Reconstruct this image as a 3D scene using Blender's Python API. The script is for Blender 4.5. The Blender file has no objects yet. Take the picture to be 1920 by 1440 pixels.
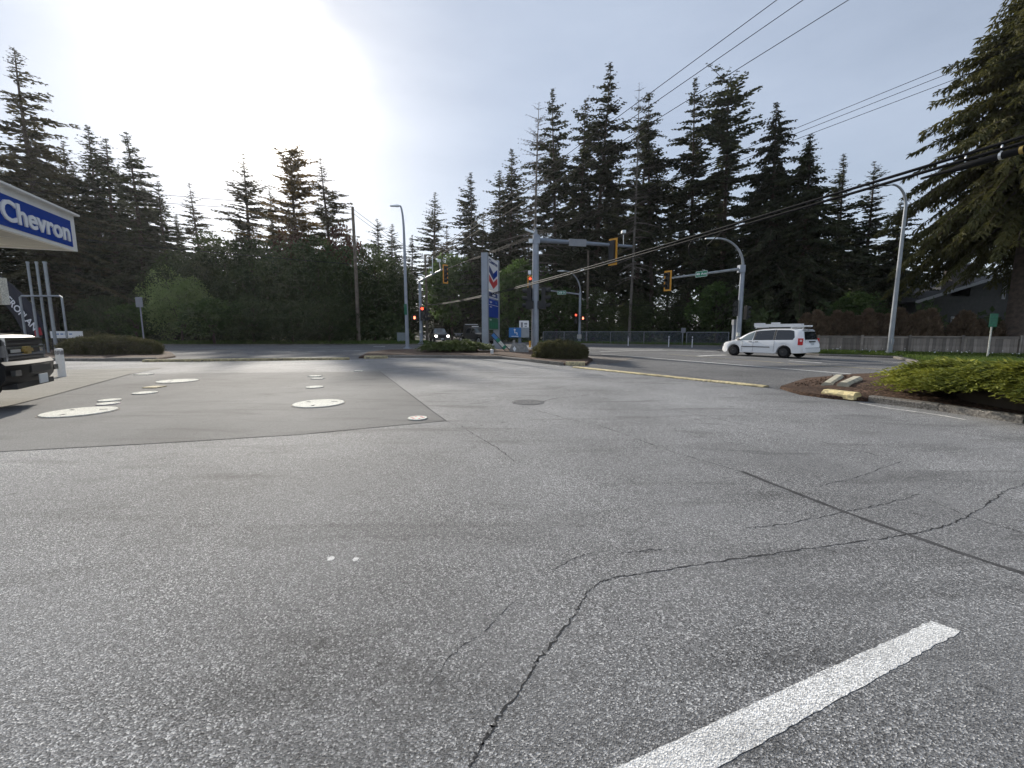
import bpy, bmesh, math, random
import numpy as np
from mathutils import Vector, Matrix

# ------------------------------------------------------------------ camera, sky, sun, exposure
scene = bpy.context.scene
col = scene.collection
F, HOR, CAMZ = 780.0, 622.0, 1.55
TH = math.atan((720 - HOR) / F)
cam_d = bpy.data.cameras.new('camera')
cam_d.sensor_width = 36.0
cam_d.lens = F / 1920 * 36
cam_d.clip_start = 0.05
cam_d.clip_end = 3000
cam = bpy.data.objects.new('camera', cam_d)
col.objects.link(cam)
cam.location = (0, 0, CAMZ)
cam.rotation_euler = (math.pi / 2 - TH, 0, 0)
scene.camera = cam

SUN_EL, SUN_AZ = math.radians(25.6), math.radians(-30.0)      # azimuth clockwise from +Y
SUN = Vector((math.sin(SUN_AZ) * math.cos(SUN_EL), math.cos(SUN_AZ) * math.cos(SUN_EL), math.sin(SUN_EL)))

world = bpy.data.worlds.new('World')
scene.world = world
world.use_nodes = True
wt = world.node_tree
wt.nodes.clear()
def wn(t, **k):
    n = wt.nodes.new(t)
    for a, b in k.items(): setattr(n, a, b)
    return n
w_out = wn('ShaderNodeOutputWorld'); w_bg = wn('ShaderNodeBackground')
w_sky = wn('ShaderNodeTexSky', sky_type='NISHITA', sun_disc=False, sun_elevation=SUN_EL, sun_rotation=SUN_AZ,
           altitude=50, air_density=1.0, dust_density=0.7, ozone_density=1.5)
w_tc = wn('ShaderNodeTexCoord')
w_nrm = wn('ShaderNodeVectorMath', operation='NORMALIZE')
wt.links.new(w_tc.outputs['Generated'], w_nrm.inputs[0])
w_dot = wn('ShaderNodeVectorMath', operation='DOT_PRODUCT')
wt.links.new(w_nrm.outputs[0], w_dot.inputs[0]); w_dot.inputs[1].default_value = SUN
def wmath(op, a, b=None, clamp=False):
    n = wn('ShaderNodeMath', operation=op); n.use_clamp = clamp
    for i, v in enumerate((a, b)):
        if v is None: continue
        if isinstance(v, (int, float)): n.inputs[i].default_value = v
        else: wt.links.new(v, n.inputs[i])
    return n.outputs[0]
# thin high cloud: a milky veil over the blue and a wide bright aureole where it scatters the sun
d0 = wmath('MAXIMUM', w_dot.outputs['Value'], 0.0)
w_map = wn('ShaderNodeMapping'); w_map.inputs['Scale'].default_value = (1.2, 2.2, 5.0); w_map.inputs['Rotation'].default_value = (0.2, 0.3, 1.7)
wt.links.new(w_nrm.outputs[0], w_map.inputs[0])
w_noise = wn('ShaderNodeTexNoise'); w_noise.inputs['Scale'].default_value = 1.6; w_noise.inputs['Detail'].default_value = 7; w_noise.inputs['Roughness'].default_value = 0.55
wt.links.new(w_map.outputs[0], w_noise.inputs['Vector'])
glow = wmath('ADD', wmath('MULTIPLY', wmath('POWER', d0, 300.0), 70.0),
             wmath('ADD', wmath('MULTIPLY', wmath('POWER', d0, 42.0), 1.3), wmath('MULTIPLY', wmath('POWER', d0, 8.0), .3)))
cloud = wmath('ADD', wmath('MULTIPLY', wmath('SUBTRACT', w_noise.outputs['Fac'], .5), 2.2), 1.0)
glow = wmath('MULTIPLY', glow, wmath('MAXIMUM', cloud, .2))
veil = wmath('MULTIPLY', wmath('SUBTRACT', w_noise.outputs['Fac'], 0.36, True), 1.2, True)
w_mix = wn('ShaderNodeMix', data_type='RGBA'); w_mix.blend_type = 'MIX'
wt.links.new(wmath('ADD', wmath('MULTIPLY', veil, 0.16), 0.80), w_mix.inputs['Factor'])
wt.links.new(w_sky.outputs[0], w_mix.inputs['A'])
w_mix.inputs['B'].default_value = (1.98, 2.24, 2.70, 1)
w_sep = wn('ShaderNodeSeparateXYZ'); wt.links.new(w_nrm.outputs[0], w_sep.inputs[0])
low = wmath('MULTIPLY', wmath('POWER', wmath('SUBTRACT', 1.0, wmath('MAXIMUM', w_sep.outputs['Z'], 0.0), True), 6.0), .85)
glow = wmath('ADD', glow, low)
w_gl = wn('ShaderNodeVectorMath', operation='SCALE'); w_gl.inputs[0].default_value = (1.0, 0.93, 0.80)
wt.links.new(glow, w_gl.inputs['Scale'])
w_str = wn('ShaderNodeVectorMath', operation='SCALE'); wt.links.new(w_mix.outputs['Result'], w_str.inputs[0]); wt.links.new(wmath('ADD', wmath('MULTIPLY', wmath('SUBTRACT', w_noise.outputs['Fac'], .5), .45), 1.0), w_str.inputs['Scale'])
w_add = wn('ShaderNodeVectorMath', operation='ADD')
wt.links.new(w_str.outputs[0], w_add.inputs[0]); wt.links.new(w_gl.outputs[0], w_add.inputs[1])
wt.links.new(w_add.outputs[0], w_bg.inputs['Color']); w_bg.inputs['Strength'].default_value = 0.115
wt.links.new(w_bg.outputs[0], w_out.inputs['Surface'])

sun_d = bpy.data.lights.new('sun', 'SUN'); sun_d.energy = 2.9; sun_d.angle = math.radians(1.5); sun_d.color = (1.0, 0.93, 0.82)
sun_o = bpy.data.objects.new('sun', sun_d); col.objects.link(sun_o)
sun_o.rotation_euler = SUN.to_track_quat('Z', 'Y').to_euler(); sun_o.location = SUN * 200
scene.view_settings.view_transform = 'Standard'
scene.view_settings.look = 'None'
scene.view_settings.exposure = 1.0
scene.view_settings.gamma = 1.0
scene.view_settings.use_curve_mapping = False
scene.cycles.use_denoising = True
scene.cycles.max_bounces = 4
scene.cycles.diffuse_bounces = 2
scene.cycles.glossy_bounces = 2
scene.cycles.transmission_bounces = 2
scene.cycles.adaptive_threshold = .02
scene.cycles.transparent_max_bounces = 16

# ------------------------------------------------------------------ photo pixel -> place in the world
def ray(px, py):
    u, v = (px - 960) / F, (720 - py) / F
    return Vector((u, math.cos(TH) + v * math.sin(TH), -math.sin(TH) + v * math.cos(TH)))
def gp(px, py, z=0.0):
    d = ray(px, py); k = (z - CAMZ) / d.z
    return Vector((d.x * k, d.y * k, z))
def dp(px, py, Y):
    d = ray(px, py); k = Y / d.y
    return Vector((d.x * k, Y, CAMZ + d.z * k))

# ------------------------------------------------------------------ materials
MATS = {}
def srgb(h):
    h = h.lstrip('#'); c = [int(h[i:i + 2], 16) / 255 for i in (0, 2, 4)]
    return tuple(x / 12.92 if x <= .04045 else ((x + .055) / 1.055) ** 2.4 for x in c)
def mat(name, color=(.5, .5, .5), rough=.6, metal=0.0, spec=.5, emit=None, estr=1.0, var=0.0, vscale=3.0, bump=0.0, bscale=20.0, coat=0.0, trans=0.0):
    if name in MATS: return MATS[name]
    m = bpy.data.materials.new(name); m.use_nodes = True
    nt = m.node_tree; b = nt.nodes['Principled BSDF']
    b.inputs['Base Color'].default_value = (*color, 1); b.inputs['Roughness'].default_value = rough
    b.inputs['Metallic'].default_value = metal; b.inputs['Specular IOR Level'].default_value = spec
    b.inputs['Coat Weight'].default_value = coat
    if emit: b.inputs['Emission Color'].default_value = (*emit, 1); b.inputs['Emission Strength'].default_value = estr
    tc = nt.nodes.new('ShaderNodeTexCoord')
    if var:
        n = nt.nodes.new('ShaderNodeTexNoise'); n.inputs['Scale'].default_value = vscale; n.inputs['Detail'].default_value = 6
        nt.links.new(tc.outputs['Object'], n.inputs['Vector'])
        mr = nt.nodes.new('ShaderNodeMapRange'); mr.inputs[1].default_value = .3; mr.inputs[2].default_value = .7
        mr.inputs[3].default_value = 1 - var; mr.inputs[4].default_value = 1 + var
        nt.links.new(n.outputs['Fac'], mr.inputs[0])
        sc = nt.nodes.new('ShaderNodeVectorMath'); sc.operation = 'SCALE'; sc.inputs[0].default_value = color
        nt.links.new(mr.outputs[0], sc.inputs['Scale']); nt.links.new(sc.outputs[0], b.inputs['Base Color'])
    if bump:
        n2 = nt.nodes.new('ShaderNodeTexNoise'); n2.inputs['Scale'].default_value = bscale; n2.inputs['Detail'].default_value = 5
        nt.links.new(tc.outputs['Object'], n2.inputs['Vector'])
        bp = nt.nodes.new('ShaderNodeBump'); bp.inputs['Strength'].default_value = bump; bp.inputs['Distance'].default_value = .02
        nt.links.new(n2.outputs['Fac'], bp.inputs['Height']); nt.links.new(bp.outputs[0], b.inputs['Normal'])
    MATS[name] = m
    return m

def obj_vary(name, amt):
    nt = MATS[name].node_tree; b = nt.nodes['Principled BSDF']; src = b.inputs['Base Color'].links[0].from_socket
    oi = nt.nodes.new('ShaderNodeObjectInfo'); mr = nt.nodes.new('ShaderNodeMapRange'); mr.inputs[3].default_value = 1 - amt; mr.inputs[4].default_value = 1 + amt
    nt.links.new(oi.outputs['Random'], mr.inputs[0]); sc = nt.nodes.new('ShaderNodeVectorMath'); sc.operation = 'SCALE'
    nt.links.new(src, sc.inputs[0]); nt.links.new(mr.outputs[0], sc.inputs['Scale']); nt.links.new(sc.outputs[0], b.inputs['Base Color'])
def asphalt(name, base, dark, light, grain=95.0, patch=.25, rough=.8, stain=.5, tint=None, bump=.5, spec=.2):
    m = bpy.data.materials.new(name); m.use_nodes = True; nt = m.node_tree; b = nt.nodes['Principled BSDF']
    N = nt.nodes.new; L = nt.links.new
    tc = N('ShaderNodeTexCoord')
    v = N('ShaderNodeTexVoronoi'); v.inputs['Scale'].default_value = grain; v.inputs['Randomness'].default_value = 1
    L(tc.outputs['Object'], v.inputs['Vector'])
    sep = N('ShaderNodeSeparateColor'); L(v.outputs['Color'], sep.inputs[0])
    r = N('ShaderNodeValToRGB'); e = r.color_ramp.elements
    e[0].position = 0.0; e[0].color = (*dark, 1); e[1].position = 1.0; e[1].color = (*light, 1)
    k = r.color_ramp.elements.new(.38); k.color = (*[x * .75 for x in base], 1)
    k = r.color_ramp.elements.new(.78); k.color = (*[x * 1.25 for x in base], 1)
    L(sep.outputs[0], r.inputs[0])
    n = N('ShaderNodeTexNoise'); n.inputs['Scale'].default_value = .35; n.inputs['Detail'].default_value = 8; n.inputs['Roughness'].default_value = .6
    L(tc.outputs['Object'], n.inputs['Vector'])
    mr = N('ShaderNodeMapRange'); mr.inputs[1].default_value = .3; mr.inputs[2].default_value = .7; mr.inputs[3].default_value = 1 - patch; mr.inputs[4].default_value = 1 + patch
    L(n.outputs['Fac'], mr.inputs[0])
    n3 = N('ShaderNodeTexNoise'); n3.inputs['Scale'].default_value = 1.3; n3.inputs['Detail'].default_value = 5; n3.inputs['Distortion'].default_value = .8
    mp = N('ShaderNodeMapping'); mp.inputs['Scale'].default_value = (.35, 1.7, 1); mp.inputs['Rotation'].default_value = (0, 0, .35)
    L(tc.outputs['Object'], mp.inputs[0]); L(mp.outputs[0], n3.inputs['Vector'])
    ms = N('ShaderNodeMapRange'); ms.inputs[1].default_value = .54; ms.inputs[2].default_value = .8; ms.inputs[3].default_value = 1; ms.inputs[4].default_value = 1 - stain
    L(n3.outputs['Fac'], ms.inputs[0])
    n5 = N('ShaderNodeTexNoise'); n5.inputs['Scale'].default_value = 4.5; n5.inputs['Detail'].default_value = 3; L(tc.outputs['Object'], n5.inputs['Vector'])
    m5 = N('ShaderNodeMapRange'); m5.inputs[1].default_value = .66; m5.inputs[2].default_value = .76; m5.inputs[3].default_value = 1; m5.inputs[4].default_value = 1 - stain * .8; L(n5.outputs['Fac'], m5.inputs[0])
    n6 = N('ShaderNodeTexNoise'); n6.inputs['Scale'].default_value = .11; n6.inputs['Detail'].default_value = 3; L(tc.outputs['Object'], n6.inputs['Vector'])
    m6 = N('ShaderNodeMapRange'); m6.inputs[1].default_value = .35; m6.inputs[2].default_value = .65; m6.inputs[3].default_value = 1 - patch * .7; m6.inputs[4].default_value = 1 + patch * .7; L(n6.outputs['Fac'], m6.inputs[0])
    ma = N('ShaderNodeMath'); ma.operation = 'MULTIPLY'; L(m5.outputs[0], ma.inputs[0]); L(m6.outputs[0], ma.inputs[1])
    mb_ = N('ShaderNodeMath'); mb_.operation = 'MULTIPLY'; L(mr.outputs[0], mb_.inputs[0]); L(ma.outputs[0], mb_.inputs[1])
    mm = N('ShaderNodeMath'); mm.operation = 'MULTIPLY'; L(mb_.outputs[0], mm.inputs[0]); L(ms.outputs[0], mm.inputs[1])
    sc = N('ShaderNodeVectorMath'); sc.operation = 'SCALE'; n7 = N('ShaderNodeTexNoise'); n7.inputs['Scale'].default_value = .9; n7.inputs['Detail'].default_value = 4; L(tc.outputs['Object'], n7.inputs['Vector'])
    m7 = N('ShaderNodeMapRange'); m7.inputs[1].default_value = .35; m7.inputs[2].default_value = .65; m7.inputs[3].default_value = .0; m7.inputs[4].default_value = .40; L(n7.outputs['Fac'], m7.inputs[0])
    gx = N('ShaderNodeMix'); gx.data_type = 'RGBA'; L(m7.outputs[0], gx.inputs['Factor']); L(r.outputs[0], gx.inputs['A']); gx.inputs['B'].default_value = (*base, 1)
    L(gx.outputs['Result'], sc.inputs[0]); L(mm.outputs[0], sc.inputs['Scale'])
    L(sc.outputs[0], b.inputs['Base Color'])
    b.inputs['Roughness'].default_value = rough; b.inputs['Specular IOR Level'].default_value = spec
    n2 = N('ShaderNodeTexNoise'); n2.inputs['Scale'].default_value = grain * 1.1; n2.inputs['Detail'].default_value = 3
    L(tc.outputs['Object'], n2.inputs['Vector'])
    ad = N('ShaderNodeMath'); ad.operation = 'ADD'; L(n2.outputs['Fac'], ad.inputs[0]); L(v.outputs['Distance'], ad.inputs[1])
    bp = N('ShaderNodeBump'); bp.inputs['Strength'].default_value = bump; bp.inputs['Distance'].default_value = .006; bp.invert = False
    L(ad.outputs[0], bp.inputs['Height']); L(bp.outputs[0], b.inputs['Normal'])
    MATS[name] = m
    return m

def leafmat(name, c1, c2, trans=.25, rough=.7, vs=.6, objvar=.25):
    m = bpy.data.materials.new(name); m.use_nodes = True; nt = m.node_tree; N = nt.nodes.new; L = nt.links.new
    b = nt.nodes['Principled BSDF']; out = nt.nodes['Material Output']
    tc = N('ShaderNodeTexCoord'); n = N('ShaderNodeTexNoise'); n.inputs['Scale'].default_value = vs; n.inputs['Detail'].default_value = 6; n.inputs['Roughness'].default_value = .7
    L(tc.outputs['Object'], n.inputs['Vector'])
    r = N('ShaderNodeValToRGB'); e = r.color_ramp.elements; e[0].position = .33; e[0].color = (*c1, 1); e[1].position = .68; e[1].color = (*c2, 1)
    L(n.outputs['Fac'], r.inputs[0])
    oi = N('ShaderNodeObjectInfo'); mr = N('ShaderNodeMapRange'); mr.inputs[3].default_value = 1 - objvar; mr.inputs[4].default_value = 1 + objvar
    L(oi.outputs['Random'], mr.inputs[0])
    sc = N('ShaderNodeVectorMath'); sc.operation = 'SCALE'; L(r.outputs[0], sc.inputs[0]); L(mr.outputs[0], sc.inputs['Scale'])
    L(sc.outputs[0], b.inputs['Base Color']); b.inputs['Roughness'].default_value = rough; b.inputs['Specular IOR Level'].default_value = .25
    t = N('ShaderNodeBsdfTranslucent'); L(sc.outputs[0], t.inputs['Color'])
    mx = N('ShaderNodeMixShader'); mx.inputs[0].default_value = trans
    L(b.outputs[0], mx.inputs[1]); L(t.outputs[0], mx.inputs[2]); L(mx.outputs[0], out.inputs['Surface'])
    MATS[name] = m
    return m

asphalt('lot_asphalt', (.182, .184, .188), (.036, .036, .037), (.60, .60, .60), 148, .27, .82, .55, bump=.6, spec=.42)
asphalt('road_asphalt', (.145, .145, .146), (.07, .07, .072), (.27, .27, .27), 55, .18, .9, .30, spec=.12)
asphalt('pad_concrete', (.162, .162, .160), (.11, .11, .109), (.23, .23, .226), 150, .24, .85, .40, bump=.15, spec=.14)
asphalt('apron_concrete', (.27, .26, .235), (.22, .21, .19), (.31, .30, .27), 110, .12, .9, .3, bump=.15, spec=.1)
asphalt('kerb_concrete', (.20, .185, .165), (.10, .09, .08), (.30, .28, .25), 40, .25, .85, .4, bump=.6)
asphalt('mulch', (.085, .055, .040), (.025, .016, .012), (.26, .19, .14), 26, .35, .95, .4, bump=1.0)
asphalt('soil', (.075, .045, .030), (.03, .018, .012), (.19, .12, .085), 30, .3, .95, .4, bump=1.0)
asphalt('gravel', (.16, .145, .13), (.07, .06, .055), (.34, .31, .28), 34, .2, .9, .3, bump=.9)
asphalt('forest_floor', (.030, .034, .018), (.012, .012, .008), (.06, .07, .03), 5, .4, .95, .4, bump=.5)
asphalt('verge_soil', (.045, .060, .022), (.02, .025, .012), (.09, .11, .04), 9, .4, .95, .4, bump=.5)
asphalt('white_paint', (.70, .70, .69), (.30, .30, .30), (.80, .80, .79), 148, .12, .8, .3, bump=.6)
asphalt('road_paint', (.62, .61, .58), (.40, .40, .39), (.74, .73, .70), 30, .15, .65, .35, bump=.3)
asphalt('yellow_paint', (.60, .50, .26), (.34, .29, .19), (.70, .60, .35), 14, .2, .7, .5, bump=.5)
asphalt('yellow_paint_worn', (.45, .38, .22), (.22, .20, .16), (.55, .47, .28), 16, .25, .75, .6, bump=.5)
asphalt('lid_paint', (.70, .69, .62), (.52, .51, .46), (.78, .77, .70), 60, .1, .9, .25, bump=.2, spec=.1)
mat('seam', (.045, .045, .046), .95, spec=.05)
mat('tar', (.070, .070, .072), .9, spec=.08, var=.3, vscale=8)
mat('galv', (.30, .32, .34), .5, .4, var=.15, vscale=2)
mat('pole_grey', (.30, .33, .38), .45, .3, var=.12, vscale=1.5)
mat('pole_dark', (.19, .22, .27), .5, .2, var=.1)
mat('alu', (.62, .64, .66), .35, .8)
mat('black_metal', (.012, .012, .013), .5)
mat('signal_yellow', (.72, .34, .03), .5)
mat('sign_green', (.01, .20, .10), .45)
mat('sign_white', (.80, .80, .80), .5)
mat('sign_back', (.26, .27, .29), .6, .3, var=.1)
mat('ch_blue', (.005, .045, .29), .6, spec=.15)
mat('ch_darkblue', (.008, .028, .15), .5)
mat('ch_red', (.55, .02, .03), .4)
mat('sign_dk_green', (.01, .13, .07), .45)
mat('wood_pole', (.16, .13, .10), .9, var=.3, vscale=3, bump=.5, bscale=30)
mat('wood_grey', (.25, .215, .185), .85, var=.3, vscale=2.5, bump=.4, bscale=25)
obj_vary('wood_grey', .35)
mat('wire_black', (.014, .014, .015), .65, spec=.06)
mat('wire_grey', (.04, .04, .045), .8, spec=.05)
mat('rubber', (.010, .010, .011), .9, spec=.15, bump=.2)
mat('rim_black', (.02, .02, .022), .45)
mat('chrome', (.7, .7, .72), .15, 1.0)
mat('van_white', (.84, .845, .85), .3, coat=.6)
mat('truck_black', (.006, .006, .007), .4, spec=.2)
mat('truck_grey', (.07, .072, .075), .3, coat=.6)
mat('truck_dark', (.025, .027, .03), .3, coat=.6)
mat('car_glass', (.015, .017, .02), .06, spec=.8)
mat('car_glass_light', (.14, .17, .18), .08, spec=.8)
mat('trim_black', (.02, .02, .021), .6)
mat('headlight', (.8, .8, .8), .2, emit=(1, .96, .88), estr=9)
mat('headlamp_off', (.10, .10, .105), .2, spec=.6)
mat('taillight', (.35, .01, .012), .25, emit=(1, .02, .015), estr=.03)
mat('tail_white', (.7, .55, .55), .25)
mat('red_lamp', (.5, .02, .02), .3, emit=(1, .05, .02), estr=3)
mat('hand_lamp', (.5, .1, .05), .3, emit=(1, .20, .10), estr=3)
mat('lens_dark', (.03, .03, .03), .25)
mat('plate', (.55, .58, .60), .5)
mat('gold', (.45, .32, .10), .3, .7)
mat('flag_black', (.018, .018, .03), .8)
mat('flag_red', (.35, .02, .03), .7)
mat('flag_white', (.75, .75, .78), .7)
mat('bollard_white', (.72, .73, .74), .5, var=.08, vscale=5)
mat('tape_grey', (.22, .22, .24), .4)
mat('bark', (.085, .062, .048), .95, var=.35, vscale=4, bump=.8, bscale=12)
mat('bark_grey', (.17, .15, .13), .95, var=.3, vscale=3, bump=.6, bscale=12)
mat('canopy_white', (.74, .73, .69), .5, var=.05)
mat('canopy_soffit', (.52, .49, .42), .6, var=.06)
mat('house_wall', (.060, .058, .055), .85, var=.15)
mat('house_trim', (.34, .34, .35), .6)
mat('roof_shingle', (.05, .048, .046), .9, var=.3, vscale=4, bump=.4)
mat('brick', (.13, .115, .105), .9, var=.25, vscale=6, bump=.5)
mat('cabinet', (.20, .23, .24), .5)
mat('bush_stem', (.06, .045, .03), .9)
mat('cream_concrete', (.42, .39, .30), .9, var=.3, vscale=6, bump=.6)
mat('concrete_block', (.25, .24, .225), .9, var=.3, vscale=5, bump=.5)
mat('accessible_blue', (.03, .16, .42), .5)
mat('purple', (.16, .06, .14), .6)
leafmat('fir', (.026, .036, .018), (.075, .082, .036), .30)
leafmat('fir_brown', (.044, .044, .022), (.105, .092, .044), .30)
leafmat('cedar', (.058, .066, .020), (.17, .155, .050), .35, vs=.35)
leafmat('broad_dark', (.032, .054, .020), (.098, .125, .044), .35, vs=.5)
leafmat('broad_mid', (.045, .082, .024), (.11, .17, .046), .4, vs=.5)
leafmat('broad_light', (.15, .21, .065), (.29, .37, .13), .4, vs=.5)
leafmat('broad_red', (.080, .034, .022), (.140, .075, .046), .35, vs=.5)
leafmat('pine_tan', (.16, .12, .05), (.30, .20, .085), .5, vs=.5)
leafmat('hedge', (.065, .064, .028), (.155, .145, .068), .25, vs=3)
leafmat('juniper', (.07, .10, .018), (.40, .40, .06), .25, vs=1.4)
leafmat('juniper_dark', (.050, .075, .026), (.135, .160, .050), .25, vs=2.2)
leafmat('brown_cedar', (.10, .070, .044), (.24, .17, .11), .25, vs=1.6)
leafmat('grass', (.060, .105, .020), (.150, .200, .042), .4, vs=1.5)
leafmat('grass_far', (.050, .088, .018), (.115, .160, .038), .35, vs=.6)
leafmat('dead_twig', (.07, .055, .045), (.12, .10, .085), .1)

# ------------------------------------------------------------------ mesh helpers
class MB:
    def __init__(s): s.v = []; s.f = []; s.m = []; s.cur = 0
    def add(s, vs, fs):
        o = len(s.v); s.v += [tuple(p) for p in vs]
        for f in fs: s.f.append([i + o for i in f]); s.m.append(s.cur)
        return s
    def box(s, c, d, rz=0.0, M=None):
        x, y, z = [k / 2 for k in d]
        vs = [Vector((a, b, e)) for a in (-x, x) for b in (-y, y) for e in (-z, z)]
        R = Matrix.Rotation(rz, 3, 'Z') if M is None else M
        vs = [R @ p + Vector(c) for p in vs]
        return s.add(vs, [(0, 1, 3, 2), (4, 6, 7, 5), (0, 4, 5, 1), (2, 3, 7, 6), (0, 2, 6, 4), (1, 5, 7, 3)])
    def tube(s, pts, rad, n=8, caps=True):
        pts = [Vector(p) for p in pts]
        if isinstance(rad, (int, float)): rad = [rad] * len(pts)
        rings = []; up = None
        for i, p in enumerate(pts):
            t = (pts[min(i + 1, len(pts) - 1)] - pts[max(i - 1, 0)]).normalized()
            if up is None:
                up = Vector((0, 0, 1)) if abs(t.z) < .95 else Vector((1, 0, 0))
            a = t.cross(up)
            if a.length < 1e-5: a = t.cross(Vector((0, 1, 0)))
            a.normalize(); b = a.cross(t).normalized(); up = b
            rings.append([p + (a * math.cos(2 * math.pi * k / n) + b * math.sin(2 * math.pi * k / n)) * rad[i] for k in range(n)])
        vs = [q for r in rings for q in r]; fs = []
        for i in range(len(pts) - 1):
            for k in range(n):
                k2 = (k + 1) % n
                fs.append((i * n + k, i * n + k2, (i + 1) * n + k2, (i + 1) * n + k))
        if caps: fs.append(tuple(range(n))[::-1]); fs.append(tuple((len(pts) - 1) * n + k for k in range(n)))
        return s.add(vs, fs)
    def prism(s, poly, off):                      # closed polygon (3D points) swept along a vector
        off = Vector(off); poly = [Vector(p) for p in poly]; n = len(poly)
        return s.add(poly + [p + off for p in poly],
                     [tuple(range(n))[::-1], tuple(range(n, 2 * n))] + [(i, (i + 1) % n, (i + 1) % n + n, i + n) for i in range(n)])
    def poly(s, pts): return s.add(pts, [tuple(range(len(pts)))])
    def disc(s, c, r, h=.02, n=40, bev=0.0):
        c = Vector(c); vs = []; rr = [(r, 0), (r, h - bev), (r - bev, h)] if bev else [(r, 0), (r, h)]
        for (q, z) in rr: vs += [c + Vector((q * math.cos(2 * math.pi * k / n), q * math.sin(2 * math.pi * k / n), z)) for k in range(n)]
        fs = [(i * n + k, i * n + (k + 1) % n, (i + 1) * n + (k + 1) % n, (i + 1) * n + k) for i in range(len(rr) - 1) for k in range(n)]
        fs.append(tuple((len(rr) - 1) * n + k for k in range(n)))
        return s.add(vs, fs)
    def build(s, name, mats, parent=None, loc=(0, 0, 0), smooth=35):
        me = bpy.data.meshes.new(name); me.from_pydata(s.v, [], s.f)
        if not isinstance(mats, (list, tuple)): mats = [mats]
        for q in mats: me.materials.append(MATS[q])
        if len(mats) > 1: me.polygons.foreach_set('material_index', s.m)
        bm = bmesh.new(); bm.from_mesh(me); bmesh.ops.recalc_face_normals(bm, faces=bm.faces); bm.to_mesh(me); bm.free()
        if smooth:
            me.polygons.foreach_set('use_smooth', [True] * len(me.polygons)); me.set_sharp_from_angle(angle=math.radians(smooth))
        o = bpy.data.objects.new(name, me); col.objects.link(o); o.location = loc
        if parent: o.parent = parent
        return o
def mesh_np(name, V, Q, mats, mi=None, smooth=False):
    me = bpy.data.meshes.new(name); V = np.asarray(V, np.float32); Q = np.asarray(Q, np.int32); n, k = Q.shape
    me.vertices.add(len(V)); me.vertices.foreach_set('co', V.ravel())
    me.loops.add(n * k); me.loops.foreach_set('vertex_index', Q.ravel())
    me.polygons.add(n); me.polygons.foreach_set('loop_start', np.arange(0, n * k, k, dtype=np.int32))
    if not isinstance(mats, (list, tuple)): mats = [mats]
    for q in mats: me.materials.append(MATS[q])
    if mi is not None: me.polygons.foreach_set('material_index', np.asarray(mi, np.int32))
    if smooth: me.polygons.foreach_set('use_smooth', np.ones(n, bool))
    me.update(calc_edges=True); me.validate()
    return me
def link(name, me, parent=None, loc=(0, 0, 0)):
    o = bpy.data.objects.new(name, me); col.objects.link(o); o.location = loc
    if parent: o.parent = parent
    return o
def empty(name, loc, rz=0.0):
    o = bpy.data.objects.new(name, None); col.objects.link(o); o.location = loc; o.rotation_euler = (0, 0, rz); o.empty_display_size = .2
    return o
def tag(o, label=None, cat=None, group=None, kind=None):
    if label: o['label'] = label
    if cat: o['category'] = cat
    if group: o['group'] = group
    if kind: o['kind'] = kind
    return o
def struct(name, mb, mats, label=None, cat=None, smooth=0, parent=None):
    o = mb.build(name, mats, parent, smooth=smooth)
    if parent is None: tag(o, label, cat, kind='structure')
    return o
def text_mesh(txt, size=1.0, bold=0.0, extrude=.01, shear=0.0, sx=1.0):
    cu = bpy.data.curves.new('t', 'FONT'); cu.body = txt; cu.size = size; cu.offset = bold; cu.extrude = extrude; cu.shear = shear
    cu.align_x = 'CENTER'; cu.align_y = 'CENTER'; cu.resolution_u = 3
    o = bpy.data.objects.new('t', cu); col.objects.link(o)
    bpy.context.view_layer.update()
    me = bpy.data.meshes.new_from_object(o.evaluated_get(bpy.context.evaluated_depsgraph_get()))
    bpy.data.objects.remove(o); bpy.data.curves.remove(cu)
    if sx != 1: me.transform(Matrix.Diagonal((sx, 1, 1, 1)))
    return me
def put_text(name, txt, size, matn, M, parent, bold=0.0, extrude=.01, shear=0.0, sx=1.0):
    me = text_mesh(txt, size, bold, extrude, shear, sx); me.transform(M); me.materials.clear(); me.materials.append(MATS[matn])
    return link(name, me, parent)
def frame_matrix(org, right, up):                # local x,y,z -> right, up, normal
    right = Vector(right).normalized(); up = Vector(up).normalized(); n = right.cross(up).normalized(); up = n.cross(right)
    M = Matrix.Identity(4)
    for i in range(3): M[i][0], M[i][1], M[i][2], M[i][3] = right[i], up[i], n[i], org[i]
    return M
# ------------------------------------------------------------------ ground, roads, lot
rnd = random.Random(5)
def sheet(name, pts, z, matn, parent=None, **k):
    mb = MB(); mb.poly([(p[0], p[1], z) for p in pts]); return struct(name, mb, matn, parent=parent, **k)
sheet('ground', [(-1500, -600), (1500, -600), (1500, 2200), (-1500, 2200)], -.06, 'forest_floor', label='forest floor reaching out to the horizon')
sheet('road', [(-170, -40), (170, -40), (170, 330), (-170, 330)], 0, 'road_asphalt', label='grey asphalt roads meeting at the junction')
lot_pts = [Vector((-70, -30, 0)), Vector((-70, 17, 0)), gp(0, 671), gp(110, 677), gp(262, 680), gp(655, 675), gp(690, 673), gp(740, 667), gp(941, 668),
           gp(1056, 682), gp(1076, 690), gp(1435, 727), gp(1500, 740), gp(1620, 750), gp(1920, 785), gp(2300, 820), Vector((40, 3, 0)), Vector((40, -30, 0))]
lot = sheet('parking_lot', lot_pts, .006, 'lot_asphalt', label='worn grey asphalt forecourt lot')
pad_px = [(-380, 885), (0, 848), (300, 832), (560, 816), (835, 790), (712, 697), (245, 702), (100, 742), (20, 762), (-420, 840)]
pad = sheet('concrete_pad', [gp(*p) for p in pad_px], .010, 'pad_concrete', label='smooth concrete slab over the fuel tanks')
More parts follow.
